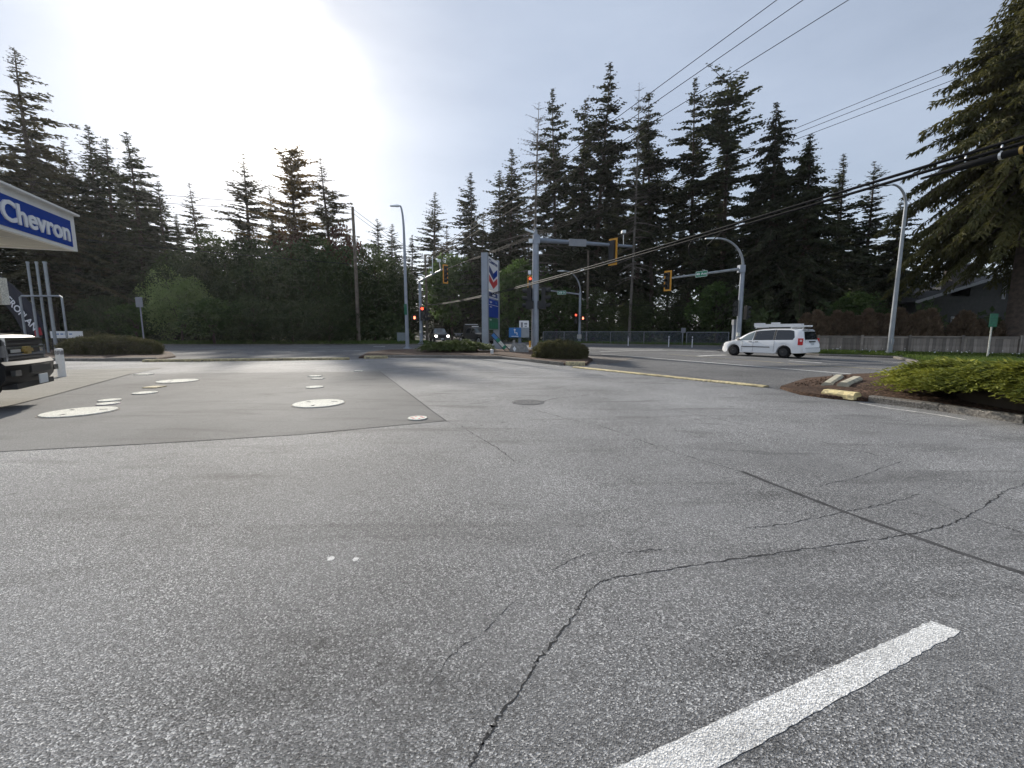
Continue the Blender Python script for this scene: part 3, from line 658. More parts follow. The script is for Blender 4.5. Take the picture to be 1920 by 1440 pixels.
# ------------------------------------------------------------------ trees (tip pixel, depth, kind, width factor, spin, label)
def tree_at(px, py, Y, kind, wf, rz, name, label, group):
    p = dp(px, py, Y); plant_tree(KIND[kind], name, label, p.x, Y, p.z - .1, wf * (1.0 if kind in ('cedar_big', 'snag') else (1.08 if 1000 < px < 1420 else 1.22)), rz, group)
GL, GM, GR = 'conifers across the road beside the fuel canopy', 'conifers along the far road', 'tall firs beyond the junction'
for a in [
 (20, 78, 52, 'fir_sparse', 1.0, .4, 'Tall open fir tree reaching highest above the fuel canopy', GL),
 (-40, 250, 50, 'fir_c', 1.1, 1.4, 'dense dark fir standing just behind the canopy fascia', GL),
 (68, 245, 64, 'fir_c', 1.0, 2.2, 'dark fir between the tall open fir and the pair with pointed tips', GL),
 (118, 262, 60, 'fir_a', 1.15, 3.2, 'dense fir with a low blunt tip just past the canopy corner', GL),
 (165, 230, 62, 'fir_c', 1.0, .2, 'dense fir with the sharp tip above the canopy corner', GL),
 (197, 262, 61, 'fir_g', 1.1, 5.2, 'dense fir shouldering the sharp tipped one past the canopy', GL),
 (243, 254, 59, 'fir_b', 1.15, 4.2, 'slim fir with open tiers and thick trunk behind the sign post', GL),
 (298, 338, 60, 'fir_c', 1.1, 2.7, 'broad shorter fir sloping down toward the bright gap', GL),
 (367, 345, 66, 'fir_thin', 1.0, 3.9, 'small lone fir in the bright gap under the sun', GL),
 (460, 284, 64, 'fir_thin', 1.1, .9, 'airy fir with a bare tip, first of three in the sun glare', GL),
 (537, 283, 65, 'tan_pine', .95, 1.8, 'round topped tan pine between two airy firs in the glare', GL),
 (610, 297, 63, 'fir_thin', 1.12, 2.8, 'airy fir beside the wooden utility pole', GL),
 (500, 345, 70, 'fir_sparse', .8, 4.8, 'thin ragged fir squeezed between airy fir and tan pine', GL),
 (573, 385, 70, 'fir_thin', 1.0, 5.8, 'low thin fir squeezed between tan pine and airy fir', GL),
 (703, 412, 72, 'fir_a', 1.3, .3, 'small pointed fir just past the utility pole', GL),
 (732, 420, 74, 'fir_c', 1.2, 1.7, 'small blunt fir beside the tall street lamp', GL),
 (812, 362, 95, 'fir_a', 1.2, 2.3, 'hazy fir above the far signal pole on the far road', GM),
 (838, 420, 90, 'fir_thin', 1.2, .6, 'thin low fir behind the far mast arm', GM),
 (878, 320, 84, 'fir_c', 1.0, 3.3, 'pointed fir rising behind the fuel price sign', GM),
 (930, 318, 78, 'fir_a', 1.25, 4.6, 'bushy fir leaning against the taller one right of the price sign', GM),
 (955, 278, 76, 'fir_c', 1.0, 5.4, 'bushy tall fir just before the bare snag', GM),
 (1009, 190, 60, 'snag', 1.15, .5, 'bare dead snag with spidery branches', GR),
 (1043, 158, 64, 'fir_e', 1.0, 1.1, 'tall fir right beside the bare snag', GR),
 (1088, 180, 66, 'fir_f', .95, 2.1, 'slightly lower fir between the two tallest firs', GR),
 (1127, 122, 65, 'fir_e', 1.08, 3.6, 'tallest fir of the stand beyond the junction', GR),
 (1160, 300, 72, 'fir_b', 1.0, 1.9, 'short fir filling the foot of the tallest one', GR),
 (1198, 150, 60, 'snag', .8, 2.6, 'fir with a dead forked top rising behind the mast arm', GR),
 (1205, 215, 66, 'fir_g', 1.05, 4.4, 'dense fir wrapped around the dead forked top', GR),
 (1238, 166, 65, 'fir_f', .9, 5.1, 'fir with fine feathery tip beside the dead forked top', GR),
 (1308, 152, 63, 'fir_e', 1.05, .8, 'tall cone shaped fir above the mast arm signal', GR),
 (1345, 250, 66, 'fir_b', .9, 3.7, 'narrow fir tucked behind the crooked topped one', GR),
 (1382, 116, 60, 'fir_d', 1.1, .1, 'fir with a crooked hooked top', GR),
 (1470, 192, 52, 'cedar_mid', .85, 1.5, 'dark spruce with a straight spire and hanging boughs', GR),
 (1522, 250, 48, 'cedar_mid', 1.0, 2.9, 'dark drooping cedar beside the spire tipped spruce', GR),
 (1425, 330, 56, 'cedar_mid', 1.1, 4.1, 'drooping cedar behind the signal with the green street sign', GR),
 (1587, 290, 60, 'fir_c', .95, 3.1, 'small pointed fir above the white van', GR),
 (1645, 305, 58, 'fir_a', 1.15, 5.6, 'small fir above the davit lamp by the wooden fence', GR),
 (1690, 380, 50, 'cedar_mid', 1.1, .9, 'low drooping cedar between davit lamp and house', GR)]:
    tree_at(*a[:6], name='dead_tree' if a[3] == 'snag' else ('pine_tree' if a[3] == 'tan_pine' else ('cedar_tree' if 'cedar' in a[3] else 'fir_tree')), label=a[6][0].lower() + a[6][1:], group=a[7])
tree_at(2000, -85, 29.5, 'cedar_big', 1.05, 1.2, 'cedar_tree', 'huge drooping cedar overhanging the wooden fence', 'big cedars by the house')
tree_at(2190, -160, 33, 'cedar_big', 1.0, 3.4, 'cedar_tree', 'second huge cedar at the picture edge behind the first', 'big cedars by the house')
W2 = ['at the foot of the bare snag', 'between the snag side fir and the lower slim fir', 'just behind the slim fir before the tallest one', 'just past the tallest fir of the stand', 'below the dead forked top', 'behind the feathery tipped fir',
      'midway between feathery tipped fir and cone shaped fir', 'behind the cone shaped fir', 'between cone shaped fir and narrow fir', 'behind the narrow fir beside the crooked top', 'just past the crooked topped fir', 'just before the spire tipped spruce',
      'between the bushy tall fir and the snag', 'in the dip behind the price sign']
W3 = ['behind the top of the canopy fascia', 'behind the sharp tipped fir near the canopy corner', 'behind the slim open tiered fir', 'between the slim fir and the broad sloping fir', 'at the edge of the bright gap', 'behind the wooden utility pole', 'behind the tall street lamp head']
for i, (px, py) in enumerate([(1022, 390), (1066, 350), (1106, 372), (1150, 345), (1182, 380), (1222, 350), (1266, 335), (1290, 370), (1333, 340), (1362, 350), (1412, 330), (1444, 345), (985, 385), (905, 400)]):
    tree_at(px, py, 74 + (i * 5) % 7, ('fir_f', 'fir_g', 'fir_b')[i % 3], 1.0, i * 1.3, 'fir_tree', 'half hidden fir ' + W2[i], 'half hidden firs of the second row')
for i, (px, py) in enumerate([(92, 300), (142, 305), (218, 310), (272, 330), (325, 400), (655, 420), (770, 440)]):
    tree_at(px, py, 70 + (i * 5) % 7, ('fir_g', 'fir_c', 'fir_a')[i % 3], 1.0, i * 1.9, 'fir_tree', 'half hidden fir ' + W3[i], 'half hidden firs across the road')
GB = 'leafy trees and bushes across the road'
for a in [
 (350, 470, 57, 'dark_a', .85, .3, 'leafy_tree', 'dark bushy tree behind the pale willow bush'),
 (420, 440, 60, 'dark_a', .9, 1.3, 'leafy_tree', 'dark bushy tree under the first airy fir'),
 (300, 505, 56, 'dark_b', .9, 2.0, 'leafy_tree', 'low dark bush between slim fir and pale willow'),
 (475, 460, 56, 'dark_b', 1.0, 2.3, 'leafy_tree', 'dark round tree left of the reddish crowns'),
 (530, 450, 58, 'dark_a', .9, 3.3, 'leafy_tree', 'dark round tree under the tan pine'),
 (590, 455, 56, 'dark_b', 1.0, 4.3, 'leafy_tree', 'dark round tree in front of the airy fir by the pole'),
 (640, 460, 58, 'dark_a', .9, 5.3, 'leafy_tree', 'dark round tree just before the wooden utility pole'),
 (695, 470, 60, 'dark_b', 1.0, .8, 'leafy_tree', 'dark round tree just past the wooden utility pole'),
 (740, 490, 62, 'dark_a', .7, 1.8, 'leafy_tree', 'dark round tree behind the tall street lamp'),
 (555, 440, 61, 'red_a', .6, .2, 'leafy_tree', 'reddish brown crown under the tan pine'),
 (632, 435, 61, 'red_a', .55, 2.2, 'leafy_tree', 'reddish brown crown next to the utility pole'),
 (330, 512, 51, 'light_a', .95, 1.2, 'willow_bush', 'pale green willow bush beside the blank sign post'),
 (395, 560, 49, 'mid_a', 1.3, 3.0, 'leafy_bush', 'mid green bush at the foot of the willow'),
 (200, 560, 50, 'dark_b', 1.3, 4.0, 'leafy_bush', 'dark bush under the firs behind the clipped hedge'),
 (250, 570, 50, 'mid_a', 1.2, 5.0, 'leafy_bush', 'blue green bush behind the blank sign post'),
 (470, 560, 50, 'dark_b', 1.4, 1.0, 'leafy_bush', 'low dark bush at the kerb right of the willow'),
 (545, 570, 50, 'dark_b', 1.4, 2.0, 'leafy_bush', 'low dark bush at the kerb behind the yellow guy guard'),
 (615, 565, 51, 'dark_b', 1.4, 3.0, 'leafy_bush', 'low dark bush at the kerb before the utility pole'),
 (845, 480, 78, 'mid_a', .9, 1.5, 'leafy_tree', 'sunlit maple hanging over the approaching grey truck'),
 (975, 490, 62, 'mid_a', 1.0, 2.5, 'leafy_tree', 'bright green maple between price sign and signal pole'),
 (1045, 540, 60, 'mid_a', 1.1, 3.5, 'leafy_tree', 'green maple behind the far davit signal'),
 (1115, 545, 62, 'dark_b', 1.1, .7, 'leafy_bush', 'dark bush behind the chain link fence under the tallest fir'),
 (1190, 560, 62, 'dark_a', .9, 1.7, 'leafy_bush', 'dark bush behind the chain link fence under the mast arm'),
 (1265, 550, 62, 'dark_b', 1.2, 2.7, 'leafy_bush', 'dark bush behind the chain link fence below the yellow signal'),
 (1350, 530, 55, 'mid_a', 1.0, 4.5, 'leafy_bush', 'green maple behind the signal pole by the van'),
 (1420, 560, 50, 'dark_b', 1.3, 5.5, 'leafy_bush', 'dark bush behind the roof ladders of the van'),
 (1610, 548, 40, 'mid_a', .9, .9, 'leafy_bush', 'green bush rising above the brown cedar hedge')]:
    p = dp(a[0], a[1], a[2]); plant_tree(KIND[a[3]], a[6], a[7], p.x, a[2], p.z - .1, a[4] * (1.0 if p.z > 8 else 1.25), a[5], GB, 'bush' if 'bush' in a[6] else 'tree')
# the wood behind, which reads as one dark mass
def forest():
    rng = np.random.default_rng(77); parts = []; lo = [conifer(90 + i, 20, 4.2, .05, 120, .3, .6, .8, -.9, kw=.32, tw=.95, step=.6, limbs=False) for i in range(3)]
    for k in lo: bpy.data.meshes.remove(k['trunk']); bpy.data.meshes.remove(k['crown'])
    for i in range(135):
        px = rng.uniform(-250, 2000); Y = rng.uniform(78, 120) if px < 1450 else rng.uniform(60, 90)
        top = 470 if px < 330 else (520 if px < 760 else (480 if px < 960 else (565 if px < 1420 else 450)))
        p = dp(px, top + rng.uniform(-25, 50), Y)
        if -.17 * Y - 4 < p.x < -.10 * Y + 1 and Y < 300 and 770 < px < 840: continue
        V = lo[i % 3]['V']; a = rng.random() * 6.28; s = p.z / 20; R = np.array([[math.cos(a), -math.sin(a), 0], [math.sin(a), math.cos(a), 0], [0, 0, 1]])
        parts.append((V @ R.T) * [s * 1.5, s * 1.5, s] + [p.x, Y, 0])
    for i in range(16):
        px = 748 + i * 6.5; Y = 170 + (i * 37 % 60); p = dp(px, 520 + (i * 23 % 50), Y); V = lo[i % 3]['V']; s = p.z / 20; parts.append(V * [s * 1.4, s * 1.4, s] + [p.x, Y, -.5])
    V = np.concatenate(parts); o = link('forest', mesh_np('forest', V, quads(V), 'fir')); tag(o, 'dark wood closing the view behind the nearer trees', 'forest', kind='stuff')
forest()
def undergrowth():
    rng = np.random.default_rng(31); n = 60000; px = rng.uniform(-300, 2000, n); px = px[(px < 775) | (px > 905)]; n = len(px); Y = np.where(px < 800, rng.uniform(53, 76, n), np.where(px < 1400, rng.uniform(59, 80, n), rng.uniform(40, 62, n)))
    h = 2.6 + 1.6 * np.sin(px * .05) * np.sin(px * .013 + 1) + rng.normal(0, .5, n); z = h * rng.random(n) ** .7; o = np.stack([(px - 960) / F * Y, Y, np.maximum(z, 0)], 1)
    d = unit(rng.normal(0, 1, (n, 3)) + np.array([0, -.3, .2])); ln = rng.uniform(.3, .75, n); V = kites(o, d, ln, ln * .6, rng, .1)
    tag(link('undergrowth', mesh_np('undergrowth', V, quads(V), 'broad_dark')), 'dark undergrowth filling the feet of the trees', 'undergrowth', kind='stuff')
undergrowth()

# ------------------------------------------------------------------ hedges, junipers, brown cedars, grass
def dome_shrub(seed, rx, ry, h, leaves, leaf, mfol, flat_top=.5):
    rng = np.random.default_rng(seed); n = leaves; d = unit(rng.normal(size=(n, 3))); d[:, 2] = np.abs(d[:, 2])
    e = 2.6; q = d / ((np.abs(d) ** e).sum(1) ** (1 / e))[:, None]
    lump = 1 + .06 * np.sin(q[:, 0] * 7 + 1) * np.cos(q[:, 1] * 6) + .05 * np.sin(q[:, 0] * 17 + q[:, 2] * 9) + rng.normal(0, .025, n)
    o = q * np.array([rx, ry, h]) * (lump * rng.uniform(.78, 1.0, n) ** .35)[:, None]; o[:, 2] = np.maximum(o[:, 2] , .01)
    nn = unit(q / np.array([rx, ry, h])); dr = unit(nn * .7 + rng.normal(0, .5, (n, 3)) + np.array([0, 0, .35])); ln = leaf * rng.uniform(.5, 1.6, n)
    V = kites(o, dr, ln, ln * .5, rng, .2); f = mesh_np('foliage', V, quads(V), mfol)
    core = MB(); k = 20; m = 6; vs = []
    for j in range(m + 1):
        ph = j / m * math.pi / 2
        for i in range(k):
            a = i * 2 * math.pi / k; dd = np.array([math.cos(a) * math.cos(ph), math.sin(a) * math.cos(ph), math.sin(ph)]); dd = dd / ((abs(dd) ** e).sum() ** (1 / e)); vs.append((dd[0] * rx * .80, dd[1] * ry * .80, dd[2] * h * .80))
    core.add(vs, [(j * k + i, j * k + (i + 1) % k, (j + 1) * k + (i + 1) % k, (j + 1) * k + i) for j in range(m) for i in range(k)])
    return f, core
def hedge(name, label, p, rx, ry, h, rz, leaves, leaf, mfol, seed, cat='hedge', z=.1):
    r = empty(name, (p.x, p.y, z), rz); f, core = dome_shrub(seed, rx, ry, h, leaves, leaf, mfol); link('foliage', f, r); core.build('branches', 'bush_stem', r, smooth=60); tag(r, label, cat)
hedge('hedge', 'low clipped brownish green hedge beside the vent pipes', gp(208, 669), 2.95, 1.1, 1.12, .06, 26000, .075, 'hedge', 1)
hedge('hedge', 'rounded clipped hedge at the foot of the central signal pole', gp(1049, 675.5), 1.45, 1.1, .92, -.3, 22000, .075, 'hedge', 2)
hedge('low_shrub', 'loose yellow green shrub behind the low clipped hedge', dp(150, 640, 34), 3.2, 1.2, 1.5, .1, 9000, .12, 'hedge', 3, 'shrub', 0)
hedge('low_shrub', 'loose olive shrub behind the vent pipes', dp(60, 640, 34), 3.0, 1.2, 1.35, .1, 9000, .12, 'hedge', 4, 'shrub', 0)
def juniper(label, p, rx, ry, h, rz, n, matn, seed, ln=.16, z=.12):
    rng = np.random.default_rng(seed); O, D, LN, WD = [], [], [], []
    nb = n // 34
    for i in range(nb):
        a = rng.uniform(0, 6.28); r0 = math.sqrt(rng.random()) * .92; bx, by = math.cos(a) * r0, math.sin(a) * r0
        prof = math.sqrt(max(0, 1 - r0 ** 2.6)); zz = h * (.12 + .85 * prof) * rng.uniform(.55, 1.0) * (1 + .30 * math.sin(bx * 7 + 1) * math.cos(by * 5))
        az = a + rng.normal(0, .55); L = rng.uniform(.4, .8) * (.35 + .4 * min(rx, 2)); s = np.linspace(0, 1, 11)
        P = np.stack([bx * rx + math.cos(az) * L * s, by * ry + math.sin(az) * L * s, zz + L * (.30 * s - .34 * s ** 2)], 1); P[:, 2] = np.maximum(P[:, 2], .03)
        T = unit(np.gradient(P, axis=0)); S = unit(np.cross(T, [0, 0, 1.]))
        for sd in (-1, 0, 1):
            d = unit(T * .9 + S * sd * .7 + np.array([0, 0, .22]) + rng.normal(0, .22, (11, 3))); O.append(P); D.append(d); l = ln * rng.uniform(.6, 1.4, 11) * (1.15 - .5 * s); LN.append(l); WD.append(l * .33)
    V = kites(np.concatenate(O), np.concatenate(D), np.concatenate(LN), np.concatenate(WD), rng, .6)
    r = empty('juniper_shrub', (p.x, p.y, z), rz); link('foliage', mesh_np('foliage', V, quads(V), matn), r)
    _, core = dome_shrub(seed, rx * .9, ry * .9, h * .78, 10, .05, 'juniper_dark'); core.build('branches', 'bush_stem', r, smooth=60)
    tag(r, label, 'shrub', 'spreading junipers in the planting islands')
k0, k1 = gp(1628, 754), gp(1920, 795); kd = (k1 - k0).normalized(); kn = Vector((-kd.y, kd.x, 0)); jc = k0 + kd * 3.45 + kn * 1.45
juniper('large yellow green spreading juniper beside the kerb at the lot edge', jc, 3.6, 1.5, .84, math.atan2(kd.y, kd.x), 200000, 'juniper', 5, .11)
juniper('flat dark green juniper beside the base of the price sign', gp(857, 664.5), 2.1, 1.3, .68, 0, 26000, 'juniper_dark', 6, .2)

def brown_cedar(seed, H, R):
    rng = np.random.default_rng(seed); n = 3800; t = rng.random(n) ** .8; a = rng.random(n) * 6.28
    rad = R * np.minimum(1, .55 + t * 1.6) * (1 - t ** 2.6) ** .8 * rng.uniform(.6, 1.08, n) * (1 + .12 * np.sin(a * 3 + t * 9))
    o = np.stack([np.cos(a) * rad, np.sin(a) * rad, t * H * .93], 1); d = unit(np.stack([np.cos(a) * .5, np.sin(a) * .5, np.ones(n)], 1) + rng.normal(0, .28, (n, 3))); ln = rng.uniform(.14, .36, n)
    V = kites(o, d, ln, ln * .4, rng, .1)
    core = mesh_np('trunk', *tubes_np([(np.array([[0, 0, 0], [0, 0, H * .5], [0, 0, H * .9]]), np.array([R * .55, R * .5, .03]))], 8), 'bush_stem', smooth=True)
    return dict(H=H, R=R, crown=mesh_np('crown', V, quads(V), 'brown_cedar'), trunk=core)
BC = [brown_cedar(50 + i, 2.9, .62) for i in range(3)]
NTH = ['first', 'second', 'third', 'fourth', 'fifth', 'sixth', 'seventh', 'eighth', 'ninth', 'tenth', 'eleventh', 'twelfth', 'thirteenth', 'fourteenth', 'fifteenth']
for i in range(13):
    px = 1512 + i * 19.3; p = dp(px, 600, 33.2 - i * .25); plant_tree(BC[i % 3], 'brown_cedar', '%s brown dying hedge cedar behind the fence, counted from the van' % NTH[i], p.x, 33.2 - i * .25, 3.0 + .28 * math.sin(i * 2.3), 1.05, i * 1.7, 'row of dying cedars behind the wooden fence', 'shrub', 0)
for px, Y, H, w, lab in [(1806, 29.5, 3.0, 1.25, 'separate brown cone shaped cedar below the house roof'), (1836, 29.5, 2.4, .9, 'thin pale brown cedar leaning next to the cone shaped one'), (1880, 29.8, 2.3, .9, 'sparse brown cedar behind the small green sign')]:
    p = dp(px, 620, Y); plant_tree(BC[1], 'brown_cedar', lab, p.x, Y, H, w, 1.0, 'row of dying cedars behind the wooden fence', 'shrub', 0)

def grass(name, label, spots, h, matn, seed, flowers=0):
    rng = np.random.default_rng(seed); o = np.array(spots); n = len(o); d = unit(rng.normal(0, .33, (n, 3)) + np.array([0, 0, 1.])); ln = h * rng.uniform(.4, 1.25, n)
    V = kites(o, d, ln, ln * .09 + .006, rng, 0); ob = link(name, mesh_np(name, V, quads(V), matn)); tag(ob, label, 'grass', kind='stuff')
def scatter_band(pts, w0, w1, n, seed, z=.1):
    rng = np.random.default_rng(seed); P = np.array([[p[0], p[1]] for p in pts]); seg = np.linalg.norm(np.diff(P, axis=0), axis=1); cum = np.r_[0, np.cumsum(seg)]
    t = rng.random(n) * cum[-1]; i = np.clip(np.searchsorted(cum, t) - 1, 0, len(seg) - 1); f = (t - cum[i]) / seg[i]; d = np.diff(P, axis=0)[i] / seg[i][:, None]
    nn = np.stack([-d[:, 1], d[:, 0]], 1); q = P[i] + d * (f * seg[i])[:, None] + nn * rng.uniform(w0, w1, n)[:, None]
    return np.c_[q, np.full(n, z)]
grass('verge_grass', 'grass strip growing at the foot of the bushes across the road', scatter_band([gp(-100, 648.5), gp(300, 647.5), gp(750, 647), gp(800, 646.8)], .3, 5.5, 26000, 1), .42, 'grass_far', 2)
grass('verge_grass', 'grass along the chain link fence beyond the junction', scatter_band([gp(962, 642.8), gp(1017, 644.3), gp(1189, 647.3), gp(1350, 650)], .3, 5, 9000, 3), .3, 'grass_far', 4)
grass('fence_grass', 'tall bright grass growing below the wooden fence', np.r_[scatter_band(list(reversed(rv[1:10])), -4.5, -.35, 30000, 5), scatter_band([(22.3, 29.9), (29.8, 24.6), (34, 21.8)], -1.0, .3, 12000, 6)], .22, 'grass', 7)
rf = random.Random(9); fl = MB()
for i in range(46):
    t = rf.random(); p = Vector((22.3 + 8.5 * t, 29.4 - 6.1 * t, .1)) + Vector((rf.uniform(-1.2, .2), rf.uniform(-1.5, -.2), rf.uniform(.18, .4))); s = rf.uniform(.02, .04)
    fl.add([p + Vector((s, 0, 0)), p + Vector((0, s, 0)), p + Vector((-s, 0, 0)), p + Vector((0, -s, 0)), p + Vector((0, 0, s * 1.2)), p - Vector((0, 0, s))], [(0, 1, 4), (1, 2, 4), (2, 3, 4), (3, 0, 4), (1, 0, 5), (2, 1, 5), (3, 2, 5), (0, 3, 5)])
tag(fl.build('wildflowers', 'sign_white', smooth=0), 'scattered small white wildflowers in the grass under the fence', 'flowers', kind='stuff')
# loose stones and bark on the soil mound
rs = random.Random(4); ch = MB()
for i in range(700):
    t = rs.random(); p = gp(1515, 733).lerp(gp(1700, 722), t) + Vector((rs.uniform(-.4, .4), rs.uniform(-.8, .9) * (.35 + t * .65), 0)); s = rs.uniform(.008, .026); zz = .13 + .16 * max(0, 1 - abs(t - .5) * 1.6) + rs.uniform(-.02, .02)
    ch.box((p.x, p.y, zz), (s * rs.uniform(.8, 2.2), s, s * .7), M=Matrix.Rotation(rs.uniform(0, 6), 3, 'Z') @ Matrix.Rotation(rs.uniform(-.7, .7), 3, 'X'))
tag(ch.build('loose_clods', 'soil', smooth=0), 'loose clods and bark strewn over the soil mound', 'clods', kind='stuff')
# ------------------------------------------------------------------ signals, lamps, poles
UPV = Vector((0, 0, 1))
def signal_head(parent, c, face, H=1.15, back='signal_yellow', body='black_metal', lit=None, name='signal_head', n=3, board=True):
    """c: centre of the head in the parent's space; face: horizontal direction it looks along"""
    f = Vector((face[0], face[1], 0)).normalized(); s = UPV.cross(f); c = Vector(c); w = H / n
    M = Matrix((s, f, UPV)).transposed()                       # columns: side, front, up
    k = MB(); k.box(c, (w * .82, w * .55, H * .97), M=M)
    head = k.build(name, body, parent, smooth=0)
    if board:
        b = MB(); e = w * .28; cb = c + f * (w * .15)
        for dx in (-1, 1): b.box(cb + s * dx * (w * .41 + e / 2), (e, .03, H + 2 * e), M=M)
        for dz in (-1, 1): b.box(cb + UPV * dz * (H / 2 + e / 2), (w * .82, .03, e), M=M)
        b.build('backboard', back, head, smooth=0)
    for i in range(n):
        q = c + f * (w * .275) + UPV * ((n - 1) / 2 - i) * w; r = w * .36; v = MB(); R0 = []; R1 = []
        for j in range(11):
            a = math.radians(-30 + j * 24); d = s * math.cos(a) * r + UPV * math.sin(a) * r; R0.append(q + d); R1.append(q + d + f * w * (.72 if a > 0 else .6))
        v.add(R0 + R1, [(j, j + 1, 12 + j, 11 + j) for j in range(10)]); v.build('visor', body, head, smooth=60)
        d = MB(); d.add([q + f * .012 + s * math.cos(j * .5236) * r * .74 + UPV * math.sin(j * .5236) * r * .74 for j in range(12)], [tuple(range(12))])
        m = 'lens_dark'
        if lit is not None and i == lit: m = 'red_lamp'
        d.build('lens', m, head, smooth=0)
    return head
def ped_head(parent, c, face, size=.42, lit=True, body='black_metal'):
    f = Vector((face[0], face[1], 0)).normalized(); s = UPV.cross(f); c = Vector(c); M = Matrix((s, f, UPV)).transposed()
    k = MB(); k.box(c, (size, size * .5, size), M=M); h = k.build('pedestrian_signal', body, parent, smooth=0)
    v = MB()
    for dx in (-1, 1): v.box(c + s * dx * size * .48 + f * size * .35, (.02, size * .3, size), M=M)
    v.box(c + UPV * size * .5 + f * size * .35, (size, size * .3, .02), M=M); v.build('visor', body, h, smooth=0)
    if lit:
        g = MB(); q = c + f * (size * .255); u = size * .09
        g.box(q - UPV * u * 1.4, (u * 3.2, .006, u * 3.2), M=M)
        for j in range(4): g.box(q + s * (j - 1.5) * u * .95 + UPV * u * (1.4 + .4 * (1 - abs(j - 1.5))), (u * .6, .006, u * 3.0), M=M)
        g.box(q + s * u * 2.3 - UPV * u * .5, (u * .7, .006, u * 2.0), M=M)
        g.build('hand_symbol', 'hand_lamp', h, smooth=0)
    return h
def pole_mesh(parent, h, r0, r1, matn, name='pole', base=True):
    k = MB(); k.tube([(0, 0, 0), (0, 0, h)], [r0, r1], 14); k.build(name, matn, parent)
    if base:
        b = MB(); b.box((0, 0, .03), (r0 * 3.6, r0 * 3.6, .06)); b.box((0, 0, .11), (r0 * 2.4, r0 * 2.4, .1)); b.build('base_plate', matn, parent, smooth=0)
def davit(parent, h, reach, rise, dirv, r, matn, lum=.7):
    d = Vector((dirv[0], dirv[1], 0)).normalized(); pts = []
    for i in range(13):
        a = math.pi * .5 * i / 12; pts.append(Vector((0, 0, h)) + d * reach * (1 - math.cos(a)) + UPV * rise * math.sin(a))
    k = MB(); k.tube(pts, [r * (1 - .35 * i / 12) for i in range(13)], 10); arm = k.build('davit_arm', matn, parent)
    e = pts[-1]; l = MB(); s = UPV.cross(d); M = Matrix((s, d, UPV)).transposed()
    l.add([e + s * a * .12 + d * (b * lum) + UPV * z for a, b, z in [(-.7, 0, .05), (.7, 0, .05), (-1, .25, .07), (1, .25, .07), (-.9, 1, .02), (.9, 1, .02), (-.7, 0, -.04), (.7, 0, -.04), (-1, .25, -.07), (1, .25, -.07), (-.9, 1, -.05), (.9, 1, -.05)]],
          [(0, 1, 3, 2), (2, 3, 5, 4), (6, 8, 9, 7), (8, 10, 11, 9), (0, 2, 8, 6), (2, 4, 10, 8), (1, 7, 9, 3), (3, 9, 11, 5), (4, 5, 11, 10), (0, 6, 7, 1)])
    l.build('luminaire', 'alu', parent, smooth=50)
    return arm
def blade(parent, c, right, size, txt, matn='sign_green', tsize=None, name='street_sign', border=True):
    right = Vector(right).normalized(); n = right.cross(UPV); M = Matrix((right, n, UPV)).transposed(); c = Vector(c)
    k = MB(); k.box(c, (size[0], .03, size[1]), M=M); o = k.build(name, matn, parent, smooth=0)
    if border:
        b = MB(); t = size[1] * .05
        for dz in (-1, 1): b.box(c + n * .018 + UPV * dz * (size[1] / 2 - t), (size[0] - 2 * t, .006, t), M=M)
        for dx in (-1, 1): b.box(c + n * .018 + right * dx * (size[0] / 2 - t), (t, .006, size[1] - 2 * t), M=M)
        b.build('border', 'sign_white', o, smooth=0)
    if txt: put_text('lettering', txt, tsize or size[1] * .8, 'sign_white', frame_matrix(c + n * .02, right, UPV), o, .004, .003)
    return o

# wires leave from here: the wooden pole across the road and the far pole
# central signal
def central_signal():
    Y = 34.0; b = dp(1003.5, 600, Y); o = empty('traffic_signal', (b.x, Y, .1)); tag(o, 'grey mast arm signal pole behind the rounded hedge', 'traffic signal', 'traffic signals of the junction')
    W = lambda px, py, yy=Y: dp(px, py, yy) - Vector((b.x, Y, .1))
    h = W(1003, 440).z; pole_mesh(o, h, .30, .24, 'pole_grey')
    k = MB(); k.tube([(0, 0, h), (0, 0, h + .35)], [.14, .12], 12); k.tube([(0, 0, h + .35), (-.1, 0, h + .6)], .05, 8); k.build('pole_cap', 'galv', o)
    a0 = W(1010, 450); a1 = W(1185, 462, 35.5); k = MB(); k.tube([a0 - Vector((.2, 0, 0)), a0.lerp(a1, .5), a1], [.19, .15, .10], 12); k.build('mast_arm', 'pole_dark', o)
    k = MB(); k.box(a0 + Vector((-.15, 0, 0)), (.5, .5, .6)); k.build('arm_clamp', 'pole_grey', o)
    cs = W(1083, 455, 34.4); k = MB(); k.box(cs, (1.45, .05, .55), rz=math.atan2((a1 - a0).y, (a1 - a0).x)); k.build('sign_back', 'sign_back', o, smooth=0)
    hd = W(1148, 472, 35.0); signal_head(o, hd, (.75, .66), 1.8, n=3)
    k = MB(); k.tube([W(1169, 462, 35.3), W(1169, 440, 35.3)], .03, 6); k.box(W(1169, 435, 35.3), (.3, .4, .22)); k.build('detector', 'alu', o)
    k = MB(); k.box(W(993, 433), (.75, .16, .14), M=Matrix.Rotation(.35, 3, 'Y')); k.tube([W(993, 434), W(1003, 436)], .03, 6); k.build('camera', 'alu', o)
    k = MB(); k.box(W(995, 452), (.3, .25, .3)); k.tube([W(995, 450), W(1003, 448)], .03, 6); k.build('junction_box', 'alu', o)
    for (px, py, fx) in ((1019, 559, (.9, -.1)), (993, 560, (-.9, .3))):
        signal_head(o, W(px, py), fx, 1.75, n=3, board=False)
    for px in (993, 1016): ped_head(o, W(px, 572) + Vector((0, -.2, 0)), (.1, 1), .62, False)
    k = MB(); k.box((-.42, -.1, .45), (.14, .2, .5)); k.build('push_button_box', 'signal_yellow', o, smooth=0)
central_signal()

